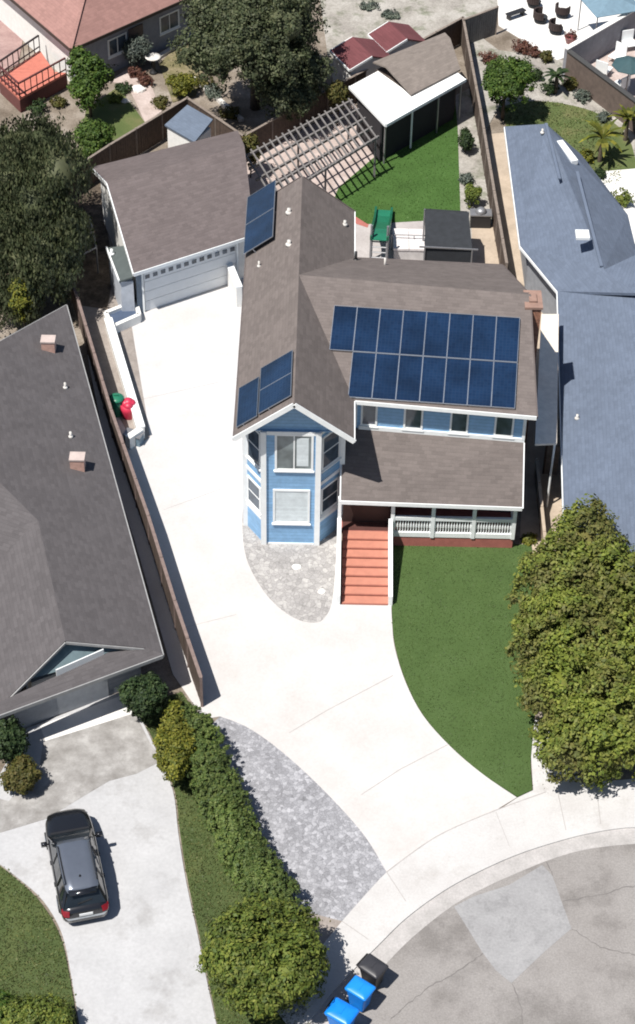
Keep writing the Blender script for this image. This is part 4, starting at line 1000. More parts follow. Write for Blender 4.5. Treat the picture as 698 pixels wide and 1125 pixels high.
# garden lamp post / bird bath
c = at(169, 80, .0); bb = thing('bird_bath', 'dark stone bird bath on a post in the upper left yard', 'bird bath', (c.x, c.y, 0)); m = MB(); m.smooth = True; m.lathe((0, 0, 0), [(.28, 0), (.24, .1), (.12, .2), (.11, .8), (.3, .95)], 12); m.build('pedestal', darkmetal, bb, False); m = MB(); m.smooth = True; m.lathe((0, 0, .95), [(.3, 0), (.48, .14), (.48, .17), (.3, .12)], 14); m.build('bowl', rockm, bb, False)
def rock(label, px, py, r, mat=None, group=None):
    c = at(px, py, 0); bm = bmesh.new(); bmesh.ops.create_icosphere(bm, subdivisions=2, radius=1)
    for v in bm.verts: k = random.uniform(.8, 1.1); v.co = V(v.co.x * r * k, v.co.y * r * .8 * k, max(-.05, v.co.z * r * .6 * k))
    me = bpy.data.meshes.new('rock'); bm.to_mesh(me); bm.free(); me.materials.append(mat or rockm); o = bpy.data.objects.new('rock', me); COL.objects.link(o); o.location = (c.x, c.y, .05)
    return tag(o, label, 'rock', group)
rock('large white boulder on the garden path in the upper left yard', 152, 100, .5, whitewall)
rock('small brown rock left of the white boulder in the upper left yard', 138, 112, .3)
rock('pale flat stepping stone nearest the stairs on the front paving', 354, 651, .2, whitewall)
rock('pale stone directly below the bay on the front paving', 326, 624, .22, whitewall)

# ------------------------------------------------------------------ REAR SHEDS AND RIGHT REAR YARD
def smallshed(label, px, py, w, d, h, mat, rz):
    c = at(px, py, h); t = thing('storage_shed', label, 'shed', (c.x, c.y, 0), rz)
    m = MB(); m.slab([V(-w, -d, h), V(w, -d, h), V(w, 0, h + .55), V(-w, 0, h + .55)], .08); m.slab([V(-w, d, h), V(-w, 0, h + .55), V(w, 0, h + .55), V(w, d, h)], .08); m.build('roof', mat, t, False)
    m = MB(); m.prism([(-w + .12, -d + .15), (w - .12, -d + .15), (w - .12, d - .15), (-w + .12, d - .15)], 0, h - .04)
    for s in (-1, 1):
        a = [V(s * (w - .12), -d + .15, h - .05), V(s * (w - .12), 0, h + .42), V(s * (w - .12), d - .15, h - .05)]; m.add(a + [p - V(s * .1, 0, 0) for p in a], [(0, 1, 2), (5, 4, 3), (0, 3, 4, 1), (1, 4, 5, 2)])
    m.build('wall', whitewall, t, False)
    m = MB(); m.bar((-w, -d - .02, h - .05), (w, -d - .02, h - .05), .05, .14); m.bar((w + .02, -d, h - .04), (w + .02, 0, h + .5), .05, .14); m.bar((-w - .02, -d, h - .04), (-w - .02, 0, h + .5), .05, .14); m.build('fascia', white, t, False)
    m = MB(); m.aab(-w + .08, -.45, .05, -w + .12, .45, 1.8); m.build('door', plain('grey door', (.3, .3, .32), .6), t, False)
    return t
smallshed('maroon roofed storage shed nearest the dark tree behind the back fence', 398, 60, 1.25, 1.5, 2.2, roofmaroon, R(-62))
smallshed('maroon roofed storage shed farther right, half hidden by the tan roofed shed', 437, 42, 1.15, 1.4, 2.2, roofmaroon, R(-62))
# block walls
def blockwall(label, pts, h, mat, capm, th=.22):
    t = thing('block_wall', label, 'wall', (pts[0].x, pts[0].y, 0)); m = MB(); c = MB()
    for p, q in zip(pts[:-1], pts[1:]): m.bar(V(p.x, p.y, h / 2), V(q.x, q.y, h / 2), th, h); c.bar(V(p.x, p.y, h + .03), V(q.x, q.y, h + .03), th + .12, .06)
    m.build('wall', mat, t); c.build('cap', capm, t); return t
blockwall('pale capped grey block wall crossing the upper right yards', [at(622, 54, 2.0), at(705, 6, 2.0), at(760, -28, 2.0)], 2.0, plain('grey block', (.24, .24, .26), .9), whitewall)
blockwall('dark brown wall running down to the right lawn in the upper right corner', [at(625, 56, 1.9), at(700, 112, 1.9), at(760, 160, 1.9)], 1.9, plain('brown block', (.12, .09, .075), .9, var=.2), plain('dark cap', (.05, .05, .05), .8))
# patio chairs
def tubchair(label, px, py):
    c = at(px, py, .3); t = thing('patio_chair', label, 'chair', (c.x, c.y, 0), random.random() * 6, 'dark round chairs on the white rear patio')
    m = MB(); m.smooth = True; m.lathe((0, 0, 0), [(.34, 0), (.42, .2), (.46, .42), (.36, .44)], 14); m.build('seat', darkfabric, t, False)
    m = MB(); n = 12
    for i in range(n):
        a0 = math.pi * (i / n) * 1.2 - .3; a1 = math.pi * ((i + 1) / n) * 1.2 - .3; m.bar((.45 * math.cos(a0), .45 * math.sin(a0), .62), (.45 * math.cos(a1), .45 * math.sin(a1), .62), .1, .45)
    m.build('backrest', plain('brown wicker', (.035, .022, .02), .8), t, False); return t
ch = None
for lab, x, y in (('dark round patio chair at the left of the group by the rear patio edge', 594, 20), ('dark round patio chair at the back of the group on the rear patio', 587, 3), ('largest dark round chair on the right of the rear patio group', 618, 14), ('dark round patio chair closest to the block wall corner', 611, 32)):
    if ch is None: ch = tubchair(lab, x, y)
    else: c = at(x, y, .3); copytree(ch, (c.x, c.y, 0), random.random() * 6, lab)
c = at(627, 43, .3); pt = thing('flower_pot', 'reddish flower pot near the block wall corner on the white patio', 'pot', (c.x, c.y, 0)); m = MB(); m.smooth = True; m.lathe((0, 0, 0), [(.25, 0), (.38, .45), (.42, .5), (.34, .5)], 14); m.build('pot', plain('dark red glaze', (.2, .06, .06), .4), pt, False)
leafmesh('foliage', clumped([(c.x, c.y, .6, .35, .35, .25)], 14, 10, .1, .12), LR, pt)
# teal canopy
c = at(672, 4, 2.3); cn = thing('shade_canopy', 'pale blue shade canopy on posts above the rear patio', 'canopy', (c.x, c.y, 0), R(20))
m = MB(); m.slab([V(-1.6, -1.3, 2.3), V(1.6, -1.3, 2.3), V(0, 0, 2.9)], .04); m.slab([V(1.6, -1.3, 2.3), V(1.6, 1.3, 2.3), V(0, 0, 2.9)], .04); m.slab([V(1.6, 1.3, 2.3), V(-1.6, 1.3, 2.3), V(0, 0, 2.9)], .04); m.slab([V(-1.6, 1.3, 2.3), V(-1.6, -1.3, 2.3), V(0, 0, 2.9)], .04); m.build('canopy', plain('blue grey fabric', (.14, .22, .28), .8), cn, False)
for sx in (-1.5, 1.5):
    for sy in (-1.2, 1.2): m = MB(); m.tube((sx, sy, 0), (sx, sy, 2.3), .04); m.build('post', metalgrey, cn, False)
# garden chairs (white) in the far right yard
def wchair(label, px, py):
    c = at(px, py, .4); t = thing('garden_chair', label, 'chair', (c.x, c.y, 0), random.random() * 6, 'white garden chairs in the far right yard')
    m = MB(); m.aab(-.4, -.4, .4, .4, .4, .46); m.build('seat', white, t, False); m = MB(); m.box((0, .42, .75), .4, .03, .38); m.build('backrest', white, t, False)
    for sx in (-.36, .36):
        for sy in (-.36, .36): m = MB(); m.tube((sx, sy, 0), (sx, sy, .42), .035, n=6); m.build('leg', white, t, False)
    return t
wc1 = wchair('white garden chair nearest the brown wall in the far right yard', 664, 76)
for x, y, lab in ((681, 93, 'white garden chair lowest in the far right yard'), (678, 62, 'white garden chair in the middle of the far right yard'), (692, 48, 'white garden chair against the pale capped wall in the far right yard')):
    c = at(x, y, .4); copytree(wc1, (c.x, c.y, 0), random.random() * 6, lab)
c = at(692, 72, 1.9); um = thing('parasol', 'dark teal parasol in the far right yard beyond the brown wall', 'parasol', (c.x, c.y, 0)); m = MB(); m.lathe((0, 0, 1.9), [(1.1, 0), (1.08, .05), (.5, .32), (.04, .5)], 8); m.build('canopy', plain('dark teal fabric', (.03, .07, .08), .8), um, False); m = MB(); m.tube((0, 0, 0), (0, 0, 2.3), .04); m.build('pole', metalgrey, um, False)
c = at(567, 12, .5); bn = thing('bench', 'low dark bench on the white rear patio near the short grey fence', 'bench', (c.x, c.y, 0), R(35)); m = MB(); m.aab(-.7, -.2, .38, .7, .2, .45); m.build('seat', darkmetal, bn, False)
for s in (-.55, .55): m = MB(); m.aab(s - .05, -.18, 0, s + .05, .18, .38); m.build('leg', darkmetal, bn, False)

# ------------------------------------------------------------------ CAR
cp = at(84, 950, 0) ; cf_, cb_ = at(72, 889, 1.0), at(95, 1008, .45)
hd = (cf_ - cb_); ang = math.atan2(hd.y, hd.x) - math.pi / 2
mid = (cf_ + cb_) / 2
car = thing('parked_car', 'dark grey estate car with roof rails parked on the pale driveway', 'car', (mid.x, mid.y, .045), ang)
paint = plain('black metallic paint', (.018, .019, .023), .25, .4, var=.04, coat=.8)
roofsheen = plain('roof paint with sky sheen', (.16, .18, .22), .22, .5, var=.05, coat=.8)  # paler than the body: sky reflection put into the roof colour
cglass = glass('car glass', (.012, .016, .02), .05)
def loft(secs, closed_ends=True):
    m = MB(); m.smooth = True; n = len(secs[0]); vs = [p for s in secs for p in s]; fs = []
    for k in range(len(secs) - 1):
        for i in range(n): fs.append((k * n + i, k * n + (i + 1) % n, (k + 1) * n + (i + 1) % n, (k + 1) * n + i))
    if closed_ends: fs += [tuple(range(n - 1, -1, -1)), tuple(range((len(secs) - 1) * n, len(secs) * n))]
    return m.add(vs, fs)
def half(y, hw, zb, zt, crown=.03, tuck=.92):
    pts = [(hw * .82, zb), (hw * .97, zb + .12), (hw, (zb + zt) * .5), (hw * .985, zt - .16), (hw * tuck, zt - .03), (hw * .6, zt + crown * .7), (0, zt + crown)]
    r = [V(x, y, z) for x, z in pts]; l = [V(-x, y, z) for x, z in pts[:-1]][::-1]
    return r + l
secs = [half(-2.58, .62, .42, .78), half(-2.55, .80, .36, .92), half(-2.40, .90, .30, 1.04), half(-1.9, .945, .26, 1.08), half(-1.0, .955, .25, 1.07), half(0, .955, .25, 1.06), half(.9, .95, .25, 1.07), half(1.5, .94, .26, 1.03), half(2.0, .90, .28, .97), half(2.35, .80, .32, .90), half(2.52, .62, .38, .80), half(2.58, .42, .45, .70)]
m = loft(secs); body = m.build('body', paint, car, False)
def cab(y, hw, z, base): return [V(hw, y, z), V(-hw, y, z)]
# cabin: dark glass volume
gsec = [[V(.80, -2.38, 1.06), V(.60, -2.1, 1.42), V(-.60, -2.1, 1.42), V(-.80, -2.38, 1.06)], [V(.85, -2.0, 1.07), V(.66, -1.85, 1.67), V(-.66, -1.85, 1.67), V(-.85, -2.0, 1.07)], [V(.87, -.8, 1.07), V(.69, -.8, 1.72), V(-.69, -.8, 1.72), V(-.87, -.8, 1.07)], [V(.87, .25, 1.07), V(.67, .25, 1.69), V(-.67, .25, 1.69), V(-.87, .25, 1.07)], [V(.85, .8, 1.07), V(.72, .8, 1.36), V(-.72, .8, 1.36), V(-.85, .8, 1.07)], [V(.80, 1.22, 1.06), V(.76, 1.22, 1.08), V(-.76, 1.22, 1.08), V(-.80, 1.22, 1.06)]]
m = loft(gsec); m.sm = [False] * len(m.sm); m.build('cabin_glass', cglass, car, False)
rs = []
for y, hw, z in ((-2.08, .58, 1.60), (-1.95, .64, 1.69), (-1.3, .67, 1.745), (-.5, .68, 1.755), (.1, .665, 1.735), (.36, .62, 1.68)):
    rs.append([V(hw, y, z - .05), V(hw * .96, y, z), V(hw * .5, y, z + .025), V(0, y, z + .03), V(-hw * .5, y, z + .025), V(-hw * .96, y, z), V(-hw, y, z - .05), V(0, y, z - .07)])
loft(rs).build('roof_panel', roofsheen, car, False)
m = MB(); m.smooth = True
m.add([V(.56, -2.02, 1.66), V(-.56, -2.02, 1.66), V(-.5, -2.24, 1.60), V(.5, -2.24, 1.60), V(.56, -2.02, 1.62), V(-.56, -2.02, 1.62), V(-.5, -2.24, 1.57), V(.5, -2.24, 1.57)], [(0, 1, 2, 3), (7, 6, 5, 4), (0, 3, 7, 4), (1, 5, 6, 2), (2, 6, 7, 3), (0, 4, 5, 1)]); m.build('spoiler', paint, car, False)
for s in (-1, 1):
    for (p, q_) in (((.86, 1.15, 1.08), (.68, .30, 1.69)), ((.875, -.15, 1.07), (.695, -.2, 1.70)), ((.87, -1.2, 1.07), (.69, -1.25, 1.71)), ((.83, -2.32, 1.07), (.62, -1.98, 1.62))):
        m = MB(); m.bar(V(s * p[0], p[1], p[2]), V(s * q_[0], q_[1], q_[2]), .09, .05); m.build('pillar', paint, car, False)
    m = MB(); m.tube((s * .60, -1.75, 1.80), (s * .62, .05, 1.80), .022, n=8)
    for y in (-1.75, -.85, .05): m.tube((s * .61, y, 1.7), (s * .61, y, 1.80), .02, n=6)
    m.build('roof_rail', darkmetal, car, False)
    m = MB(); m.smooth = True; m.box((s * 1.08, .78, 1.13), .12, .07, .08); m.bar((s * .9, .80, 1.08), (s * 1.02, .79, 1.1), .05, .05); m.build('side_mirror', paint, car, False)
    m = MB(); m.smooth = True; m.add([V(s * .64, -2.60, .78), V(s * .83, -2.55, .78), V(s * .91, -2.36, .80), V(s * .89, -2.33, 1.0), V(s * .80, -2.50, 1.0), V(s * .62, -2.56, .98)] + [V(s * .60, -2.45, .78), V(s * .78, -2.4, .78), V(s * .86, -2.25, .8), V(s * .84, -2.25, 1.0), V(s * .76, -2.36, 1.0), V(s * .58, -2.42, .98)], [(0, 1, 4, 5), (1, 2, 3, 4), (6, 7, 10, 11), (7, 8, 9, 10), (5, 4, 10, 11), (4, 3, 9, 10), (0, 1, 7, 6), (1, 2, 8, 7)]); m.build('taillight', plain('red lens', (.16, .008, .012), .2), car, False)
    m = MB(); m.smooth = True; m.add([V(s * .52, 2.52, .66), V(s * .78, 2.40, .68), V(s * .84, 2.22, .82), V(s * .62, 2.40, .86)] + [V(s * .5, 2.4, .66), V(s * .74, 2.3, .68), V(s * .78, 2.12, .82), V(s * .58, 2.3, .86)], [(0, 1, 2, 3), (7, 6, 5, 4), (0, 4, 5, 1), (1, 5, 6, 2), (2, 6, 7, 3), (3, 7, 4, 0)]); m.build('headlight', plain('lamp lens', (.5, .52, .55), .15), car, False)
    for y in (-1.55, 1.55):
        m = MB(); m.smooth = True; m.tube((s * .74, y, .345), (s * .97, y, .345), .345, n=20); wt = m.build('wheel', plain('tyre rubber', (.018, .018, .018), .85), car, False)
        m = MB(); m.tube((s * .95, y, .345), (s * .985, y, .345), .23, .20, n=14); m.build('rim', alu, wt, False)
    for ya in (.15, -.9): m = MB(); m.bar((s * .962, ya, .86), (s * .962, ya - .2, .86), .03, .04); m.build('door_handle', paint, car, False)
m = MB(); m.add([V(-.68, -2.615, .60), V(.68, -2.615, .60), V(.80, -2.56, .70), V(-.80, -2.56, .70), V(-.66, -2.5, .60), V(.66, -2.5, .60), V(.74, -2.45, .70), V(-.74, -2.45, .70)], [(0, 1, 2, 3), (7, 6, 5, 4), (2, 6, 7, 3), (0, 4, 5, 1), (1, 5, 6, 2), (0, 3, 7, 4)]); m.build('bumper_step', plain('bright bumper trim', (.6, .62, .65), .25, .7), car, False)
m = MB(); m.aab(-.26, -2.605, .74, .26, -2.585, .87); m.build('number_plate', white, car, False)
m = MB(); m.lathe((0, -1.5, 1.76), [(.05, 0), (.03, .06), (.008, .11)], 8); m.build('antenna', blackpl, car, False)
m = MB(); m.bar((-.25, -2.33, 1.17), (.3, -2.26, 1.24), .03, .03); m.build('rear_wiper', blackpl, car, False)
m = MB(); m.bar((-.76, 1.25, 1.09), (.76, 1.25, 1.09), .10, .03); m.build('cowl', blackpl, car, False)

# ------------------------------------------------------------------ WHEELIE BINS
def wheelie(label, px, py, col, lidm, rz, s=1.0):
    h = 1.12 * s; c = at(px, py, h); t = thing('wheelie_bin', label, 'bin', (c.x, c.y, .07), rz, 'wheelie bins at the kerb')
    def ring(w, d, z, r=.07, n=3):
        pts = []
        for cx, cy, a0 in ((w - r, d - r, 0), (-w + r, d - r, 90), (-w + r, -d + r, 180), (w - r, -d + r, 270)):
            for k in range(n + 1): a = R(a0 + 90 * k / n); pts.append(V(cx + r * math.cos(a), cy + r * math.sin(a), z))
        return pts
    m = loft([ring(.27 * s, .30 * s, .08), ring(.29 * s, .34 * s, .5 * s), ring(.34 * s, .42 * s, 1.0 * s), ring(.37 * s, .45 * s, 1.0 * s), ring(.37 * s, .45 * s, 1.05 * s)]); m.sm = [False] * len(m.sm); m.build('body', col, t, False)
    m = loft([ring(.38 * s, .47 * s, 1.055 * s), ring(.38 * s, .47 * s, 1.09 * s), ring(.33 * s, .40 * s, 1.14 * s), ring(.15 * s, .2 * s, 1.16 * s, .05)]); l = m.build('lid', lidm, t, False)
    m = MB(); m.aab(-.16 * s, -.04, 1.155 * s, .16 * s, .04, 1.175 * s); m.build('lid_rib', lidm, l, False)
    m = MB(); m.tube((-.33 * s, .52 * s, 1.03 * s), (.33 * s, .52 * s, 1.03 * s), .03); m.bar((-.3 * s, .44 * s, 1.0 * s), (-.3 * s, .53 * s, 1.03 * s), .04, .04); m.bar((.3 * s, .44 * s, 1.0 * s), (.3 * s, .53 * s, 1.03 * s), .04, .04); m.build('handle', blackpl, t, False)
    for sx in (-1, 1): m = MB(); m.smooth = True; m.tube((sx * .22 * s, .36 * s, .12), (sx * .30 * s, .36 * s, .12), .12, n=14); m.build('wheel', blackpl, t, False)
    return t
wheelie('black wheelie bin with grey lid, uppermost of the three at the kerb', 410, 1062, blackpl, plain('charcoal lid', (.035, .035, .04), .4), R(-38 + 90))
wheelie('bright blue wheelie bin in the middle of three at the kerb', 396, 1086, bluepl, bluepl, R(-35 + 90))
wheelie('largest blue wheelie bin at the bottom edge by the kerb', 376, 1112, bluepl, plain('deeper blue lid', (.008, .20, .75), .35), R(-32 + 90), 1.12)

# ------------------------------------------------------------------ VEGETATION
# front right pair
def mixleaf(name, A, B, scale):
    m, nt, b = newmat(name); L = nt.links
    g = nd(nt, 'ShaderNodeNewGeometry'); r1 = ramp(nt, A); r2 = ramp(nt, B); L.new(g.outputs['Random Per Island'], r1.inputs[0]); L.new(g.outputs['Random Per Island'], r2.inputs[0])
    n = noise(nt, scale, 3); rn = ramp(nt, [(0, 0, 0), (1, 1, 1)], [.42, .58]); L.new(n.outputs[0], rn.inputs[0])
    o = mixc(nt, rn.outputs[0], r1.outputs[0], r2.outputs[0]); L.new(o, b.inputs['Base Color']); b.inputs['Roughness'].default_value = .6; b.inputs['Specular IOR Level'].default_value = .25
    t = nd(nt, 'ShaderNodeBsdfTranslucent'); L.new(o, t.inputs[0]); mx = nd(nt, 'ShaderNodeMixShader'); mx.inputs[0].default_value = .2
    L.new(b.outputs[0], mx.inputs[1]); L.new(t.outputs[0], mx.inputs[2]); L.new(mx.outputs[0], nt.nodes['Material Output'].inputs[0]); return m
LM = mixleaf('leaves mixed olive', [(.068, .080, .020), (.118, .122, .034), (.165, .150, .048)], [(.085, .122, .020), (.150, .188, .030), (.225, .25, .046)], .45)
c0 = at(640, 790, 0); big = thing('broadleaf_tree', 'large olive and yellow green tree mass between front lawn and blue grey roof', 'tree', (c0.x, c0.y, 0))
blobs = []
for x, y, zc, rp, ry, rz in ((640, 610, 3.6, 44, 2.0, 2.0), (612, 650, 3.0, 46, 1.9, 2.3), (668, 660, 3.2, 52, 2.3, 2.4), (625, 712, 2.9, 58, 2.0, 2.4), (676, 730, 2.9, 58, 2.3, 2.4), (618, 765, 2.4, 46, 1.8, 2.1), (668, 795, 2.4, 56, 2.2, 2.2), (634, 815, 2.1, 44, 1.7, 1.9), (700, 700, 2.8, 46, 2.2, 2.3), (604, 690, 2.4, 34, 1.3, 1.9)):
    c = at(x, y, zc); blobs.append((c.x, c.y, zc, rp / ppm(x, y, zc), ry, rz))
leafmesh('crown', clumped(blobs, 1700, 26, .165, .33, up=.4), LM, big, [(q[0], q[1], q[2], q[3] * .72, q[4] * .72, q[5] * .72) for q in blobs])
for x, y in ((636, 700), (655, 790)):
    c = at(x, y, 0); trunk((c.x, c.y, 0), (c.x, c.y, 3.4), .17, big, 6, 1.3)
# bottom tree
tree('broadleaf_tree', 'round mid green tree overhanging the verge near the wheelie bins', 'tree', 287, 1054, 2.2, 71, 2.6, 1.9, LG, 850, 26, .15, .30, 8, .15)
# hedge
hg = thing('hedge', 'long curved clipped green hedge between the cobble strip and the neighbour', 'hedge', at(240, 880))
blobs = []
for i, (x, y) in enumerate(cr([(212, 798), (225, 830), (240, 875), (258, 915), (278, 955), (300, 985)], 4)):
    c = at(x, y, 1.0); blobs.append((c.x + random.uniform(-.08, .08), c.y, 1.0 + random.uniform(-.05, .08), (.70 + .22 * min(1, i / 6)) + random.uniform(-.05, .05), .9, .92))
leafmesh('foliage', clumped(blobs, 1500, 20, .10, .13, up=.6), LH, hg, [(b[0], b[1], b[2], b[3] * .86, b[4] * .86, b[5] * .86) for b in blobs])
tree('shrub', 'yellow green round shrub at the top end of the hedge', 'shrub', 193, 822, 1.25, 22, 1.9, 1.15, LY, 330, 22, .12, .2, 4, .06, part='foliage')
tree('shrub', 'dark green rounded shrub right of the neighbour garage door', 'shrub', 159, 768, 1.3, 22, 1.0, 1.3, LC, 300, 22, .12, .2, 4, .07, part='foliage')
tree('shrub', 'tall dark green shrub at the left edge beside the neighbour garage', 'shrub', 10, 815, 1.3, 20, 1.0, 1.25, LC, 240, 22, .12, .2, 4, .07, part='foliage')
tree('shrub', 'small olive shrub in front of the dark shrub at the left edge', 'shrub', 25, 853, .8, 19, .8, .75, LO, 180, 22, .12, .18, 4, .06, part='foliage')
tree('shrub', 'wide green bush in the bottom left corner of the lawn', 'shrub', 40, 1122, .8, 48, 1.0, .75, LG, 330, 22, .12, .2, 6, .06, part='foliage')
tree('shrub', 'small green bush cut off by the left edge of the lawn at the bottom', 'shrub', -4, 1112, .8, 22, .9, .7, LB, 140, 22, .12, .2, 4, .06, part='foliage')
# big trees at the top
tree('pepper_tree', 'big drooping grey green tree at the left edge above the grey roof', 'tree', 18, 205, 4.6, 70, 4.2, 3.2, LD, 750, 26, .15, .42, 8, .28, droop=.7, irregular=1)
tree('pepper_tree', 'drooping grey green tree between the back fence and the left edge tree', 'tree', 62, 268, 3.4, 34, 3.0, 2.4, LD, 420, 26, .14, .36, 6, .2, droop=.6, irregular=1)
tree('pepper_tree', 'lower drooping tree close behind the grey roofed house at the left edge', 'tree', 22, 300, 3.0, 42, 2.6, 2.2, LD, 420, 26, .14, .36, 6, .2, droop=.6, irregular=1)
tree('conifer_tree', 'largest dark grey green tree at top centre behind the pergola', 'tree', 280, 28, 5.5, 78, 4.6, 3.8, LD, 1000, 28, .17, .45, 10, .32, up=.25, irregular=1)
tree('conifer_tree', 'lower dark tree leaning over the pergola fence at top centre', 'tree', 322, 92, 2.6, 40, 2.4, 2.0, LD, 380, 26, .15, .36, 6, .18, irregular=1)
tree('broadleaf_tree', 'small bright green tree standing below the red deck house', 'tree', 97, 86, 2.6, 23, 1.5, 1.9, LB, 260, 22, .15, .26, 5, .1)
tree('broadleaf_tree', 'round green tree beside the tan walkway on the upper right', 'tree', 556, 92, 2.4, 30, 1.8, 1.8, LB, 340, 22, .15, .28, 6, .12)
tree('shrub', 'green shrub above the back fence between the left trees', 'shrub', 103, 150, 1.2, 22, 1.3, 1.1, LB, 160, 20, .14, .24, 4, .07, part='foliage')
tree('shrub', 'bright yellow green bush above the grey roof at the left edge', 'shrub', 24, 330, 2.6, 13, .9, 1.2, LY, 110, 20, .13, .2, 3, .06, part='foliage')
tree('shrub', 'grey green bushy plant in front of the terracotta roofed house', 'shrub', 150, 56, 1.2, 15, .9, 1.1, LGr, 110, 20, .12, .22, 4, .05, part='foliage')
tree('shrub', 'olive bush in the upper left yard above the blue roofed shed', 'shrub', 200, 92, .8, 15, .9, .7, LY, 90, 20, .12, .2, 4, .05, part='foliage')
tree('shrub', 'olive green climbing shrub at the garage corner next to the pergola', 'shrub', 275, 166, 1.8, 11, .8, 1.2, LO, 110, 20, .12, .2, 3, .05, part='foliage')
tree('shrub', 'olive shrub at the corner of the white patio cover and back fence', 'shrub', 371, 106, 2.0, 13, .8, 1.0, LO, 110, 20, .12, .2, 3, .05, part='foliage')
tree('shrub', 'dark shrub against the side fence in the upper bed right of the back lawn', 'shrub', 512, 155, .8, 9, .7, .8, LC, 60, 20, .11, .18, 3, .04, part='foliage')
tree('shrub', 'dark shrub lower in the bed right of the back lawn', 'shrub', 519, 216, .7, 9, .7, .7, LG, 60, 20, .11, .18, 3, .04, part='foliage')
for lab, x, y, r, h, mt in (('pale leafy plant in the bed beside the gazebo', 513, 196, .35, .6, LGr), ('red leaved plant beside the bird bath', 160, 88, .5, .6, LR), ('reddish plant left of the garden path', 148, 80, .45, .5, LR),
        ('dark green groundcover clump left of the white boulder', 137, 97, .6, .4, LC), ('red flowering bush beside the upper property corner', 536, 62, .5, .7, LR), ('reddish bush behind the white patio edge', 573, 50, .6, .7, LR), ('second reddish bush closer to the white patio corner', 588, 57, .45, .6, LR),
        ('green plant at the tip of the white patio', 601, 62, .45, .7, LO), ('dark shrub right of the round green tree', 590, 82, .35, .7, LC), ('dark spiky plant in the pale bed below the brown wall', 607, 96, .6, .8, LC), ('grey green clump in the pale bed above the right lawn', 640, 106, .55, .6, LGr), ('olive clump halfway along the pale bed', 626, 92, .5, .6, LO),
        ('low plant at the right lawn edge below the brown wall', 663, 128, .4, .5, LGr), ('small yellow bush beside the blue grey roof and right lawn', 644, 172, .5, .7, LY), ('dark low bush beside the white side patio on the right', 657, 190, .4, .5, LC), ('round green bush on the white side patio at the right edge', 684, 217, .6, .9, LG),
        ('tan dry grass clump in the yard under the dark tree', 222, 90, .7, .4, LO), ('dry bush on the slope left of the dark tree', 205, 62, .6, .6, LO), ('small dark bush beside the terracotta house corner', 216, 44, .5, .6, LC), ('pale green weeds on the bare ground at the top', 405, 6, .7, .3, LGr), ('small weeds on the bare ground right of the dark tree', 428, 16, .6, .3, LGr),
        ('small yellow green plant at the side passage below the porch', 582, 592, .3, .35, LY)):
    lowplant('plant', lab, 'plant', x, y, r, h, mt)
for lab, x, y, r, h, mt in (('olive weeds beside the red deck front', 62, 112, .5, .5, LO), ('dark bush in front of the red deck corner', 40, 118, .6, .7, LC), ('grey green bush on the slope above the blue roofed shed', 232, 100, .7, .6, LGr),
        ('brown green bush on the slope near the pergola fence', 252, 124, .6, .6, LO), ('dark bush under the lower edge of the dark tree', 240, 72, .8, .8, LD), ('leafy bush left of the back fence corner', 178, 112, .5, .5, LO), ('small dark plant by the deck house wall', 118, 72, .5, .6, LC),
        ('low green plant behind the small bright green tree', 126, 108, .5, .4, LG)):
    lowplant('plant', lab, 'plant', x, y, r, h, mt)
for lab, pts in (('pale stone edging running down the slope to the back fence', [(212, 86), (230, 100), (248, 116), (266, 132)]), ('pale kerb edging curving along the foot of the terracotta roofed house', [(166, 68), (185, 56), (204, 46), (216, 34)])):
    P = [at(x, y, .1) for x, y in pts]; t = thing('garden_edging', lab, 'edging', (P[0].x, P[0].y, 0)); m = MB()
    for p, q2 in zip(P[:-1], P[1:]): m.bar(V(p.x, p.y, .08), V(q2.x, q2.y, .08), .3, .2)
    m.build('stone_row', rockm, t)
palm('yellow green palm beside the right lawn edge', 662, 152, 1.6, 1.5, 'palms by the right lawn')
palm('smaller palm at the right edge above the white side patio', 690, 132, 1.4, 1.3, 'palms by the right lawn')
palm('short dark palm in the pale bed near the white patio tip', 612, 84, 1.2, 1.1, None, LC, 16)

def inpoly(P, poly):
    x, y = P[:, 0], P[:, 1]; ins = np.zeros(len(P), bool); n = len(poly)
    for i in range(n):
        x0, y0 = poly[i]; x1, y1 = poly[(i + 1) % n]
        if y0 == y1: continue
        c = ((y0 > y) != (y1 > y)) & (x < (x1 - x0) * (y - y0) / (y1 - y0) + x0); ins ^= c
    return ins
def scatter(name, src, z, dens, size, mat, upright=.6, grow=.0):
    o = bpy.data.objects[src]; top = max(v.co.z for v in o.data.vertices)
    edges = {}
    poly = []
    n2_ = len(o.data.vertices) // 2
    poly = [(v.co.x, v.co.y) for v in o.data.vertices[:n2_]]
    A = np.array(poly); lo, hi = A.min(0), A.max(0); lo = np.maximum(lo, [-16, -22]); hi = np.minimum(hi, [17, 60])
    N = int((hi - lo).prod() * dens); P = lo + rng.random((N, 2)) * (hi - lo); P += 0
    P = P[inpoly(P, poly)]; P = P + rng.normal(size=P.shape) * grow; N = len(P)
    p = np.column_stack([P, np.full(N, top + size * .25)])
    n = rng.normal(size=(N, 3)) * np.array([1, 1, upright]); n[:, 2] = np.abs(n[:, 2]) + .3; n /= np.linalg.norm(n, axis=1)[:, None]
    a = np.cross(n, rng.normal(size=(N, 3))); a /= np.linalg.norm(a, axis=1)[:, None]; b = np.cross(n, a)
    s = size * (.5 + rng.random(N))[:, None]
    v = np.stack([p - a * s * .6, p + b * s * .35, p + a * s * .6, p - b * s * .35], 1).reshape(-1, 3)
    return tag(leafmesh(name, v, mat, None), kind='stuff')
GT = leafmat('turf blades', [(.060, .098, .028), (.068, .110, .033), (.078, .122, .040)], .1)
GN = leafmat('grass blades', [(.055, .080, .026), (.078, .104, .034), (.12, .13, .05)], .1)
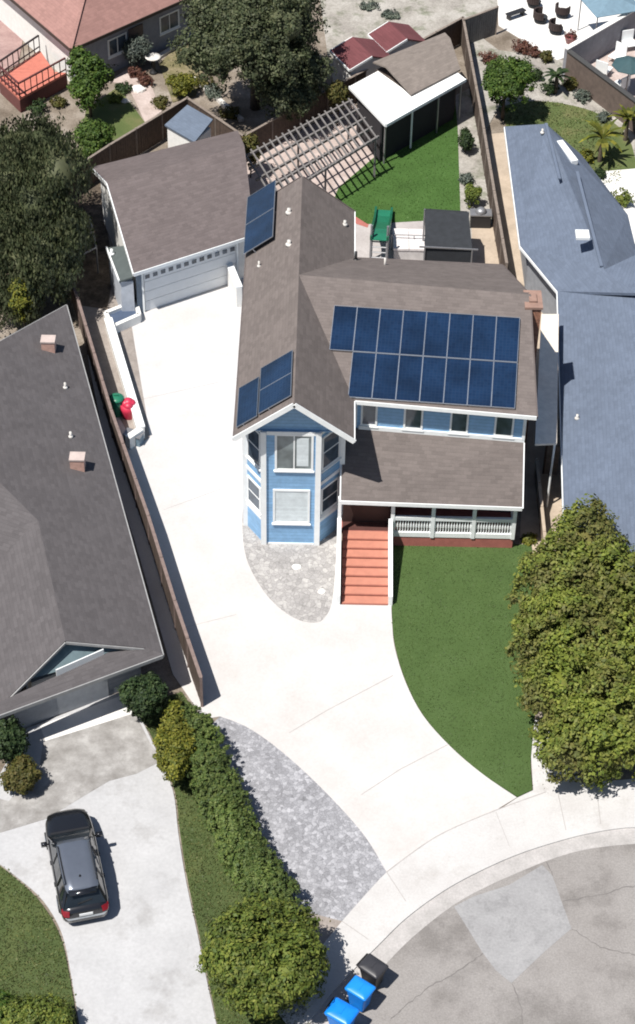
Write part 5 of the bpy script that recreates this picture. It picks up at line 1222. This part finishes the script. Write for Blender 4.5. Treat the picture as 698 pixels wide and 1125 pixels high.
GB = leafmat('back turf blades', [(.048, .100, .022), (.060, .122, .028), (.072, .14, .036)], .1)
scatter('turf_blades', 'front_lawn', 0, 150, .05, GT, .8, grow=.015)
scatter('turf_blades', 'back_lawn', 0, 100, .06, GB, grow=.02)
scatter('grass_blades', 'neighbour_lawn', 0, 260, .075, GN, grow=.05)
scatter('grass_blades', 'verge_lawn', 0, 260, .075, GN, grow=.05)
scatter('grass_blades', 'right_lawn', 0, 90, .09, leafmat('dry grass blades', [(.06, .09, .03), (.09, .12, .04), (.16, .15, .07)], .1), grow=.08)
scatter('leaf_litter', 'parkway', 0, 5, .07, LO, .2, .25)
scatter('leaf_litter', 'lawn_side_strip', 0, 8, .06, LO, .2, .3)
# ------------------------------------------------------------------ LIGHT, SKY, CAMERA
SUN_AZ, SUN_EL = R(41), R(63)        # to-sun = (-cos az, -sin az)
w = bpy.data.worlds.new('World'); sc.world = w; w.use_nodes = True
nt = w.node_tree; bg = nt.nodes['Background']; sky = nt.nodes.new('ShaderNodeTexSky'); sky.sky_type = 'NISHITA'; sky.sun_disc = False
tosun = V(-math.cos(SUN_AZ) * math.cos(SUN_EL), -math.sin(SUN_AZ) * math.cos(SUN_EL), math.sin(SUN_EL))
sky.sun_elevation = SUN_EL; sky.sun_rotation = math.atan2(tosun.x, tosun.y)
nt.links.new(sky.outputs[0], bg.inputs[0]); bg.inputs[1].default_value = .06
ld = bpy.data.lights.new('sun', 'SUN'); ld.energy = 5.0; ld.angle = R(.5); ld.color = (1, .96, .90)
lo = bpy.data.objects.new('sun', ld); COL.objects.link(lo); lo.rotation_euler = (-tosun).to_track_quat('-Z', 'Y').to_euler()
cd = bpy.data.cameras.new('camera'); cam = bpy.data.objects.new('camera', cd); COL.objects.link(cam)
cd.sensor_fit = 'VERTICAL'; cd.sensor_height = 24; cd.lens = 24 * F / 1125; cd.clip_end = 2000; cd.clip_start = 1
Mx = Matrix((RT, UP, -FW)).transposed().to_4x4(); Mx.translation = CAM; cam.matrix_world = Mx
sc.camera = cam; sc.cycles.filter_width = 1.9
sc.view_settings.view_transform = 'Standard'; sc.view_settings.look = 'None'; sc.view_settings.exposure = .42; sc.view_settings.gamma = 1
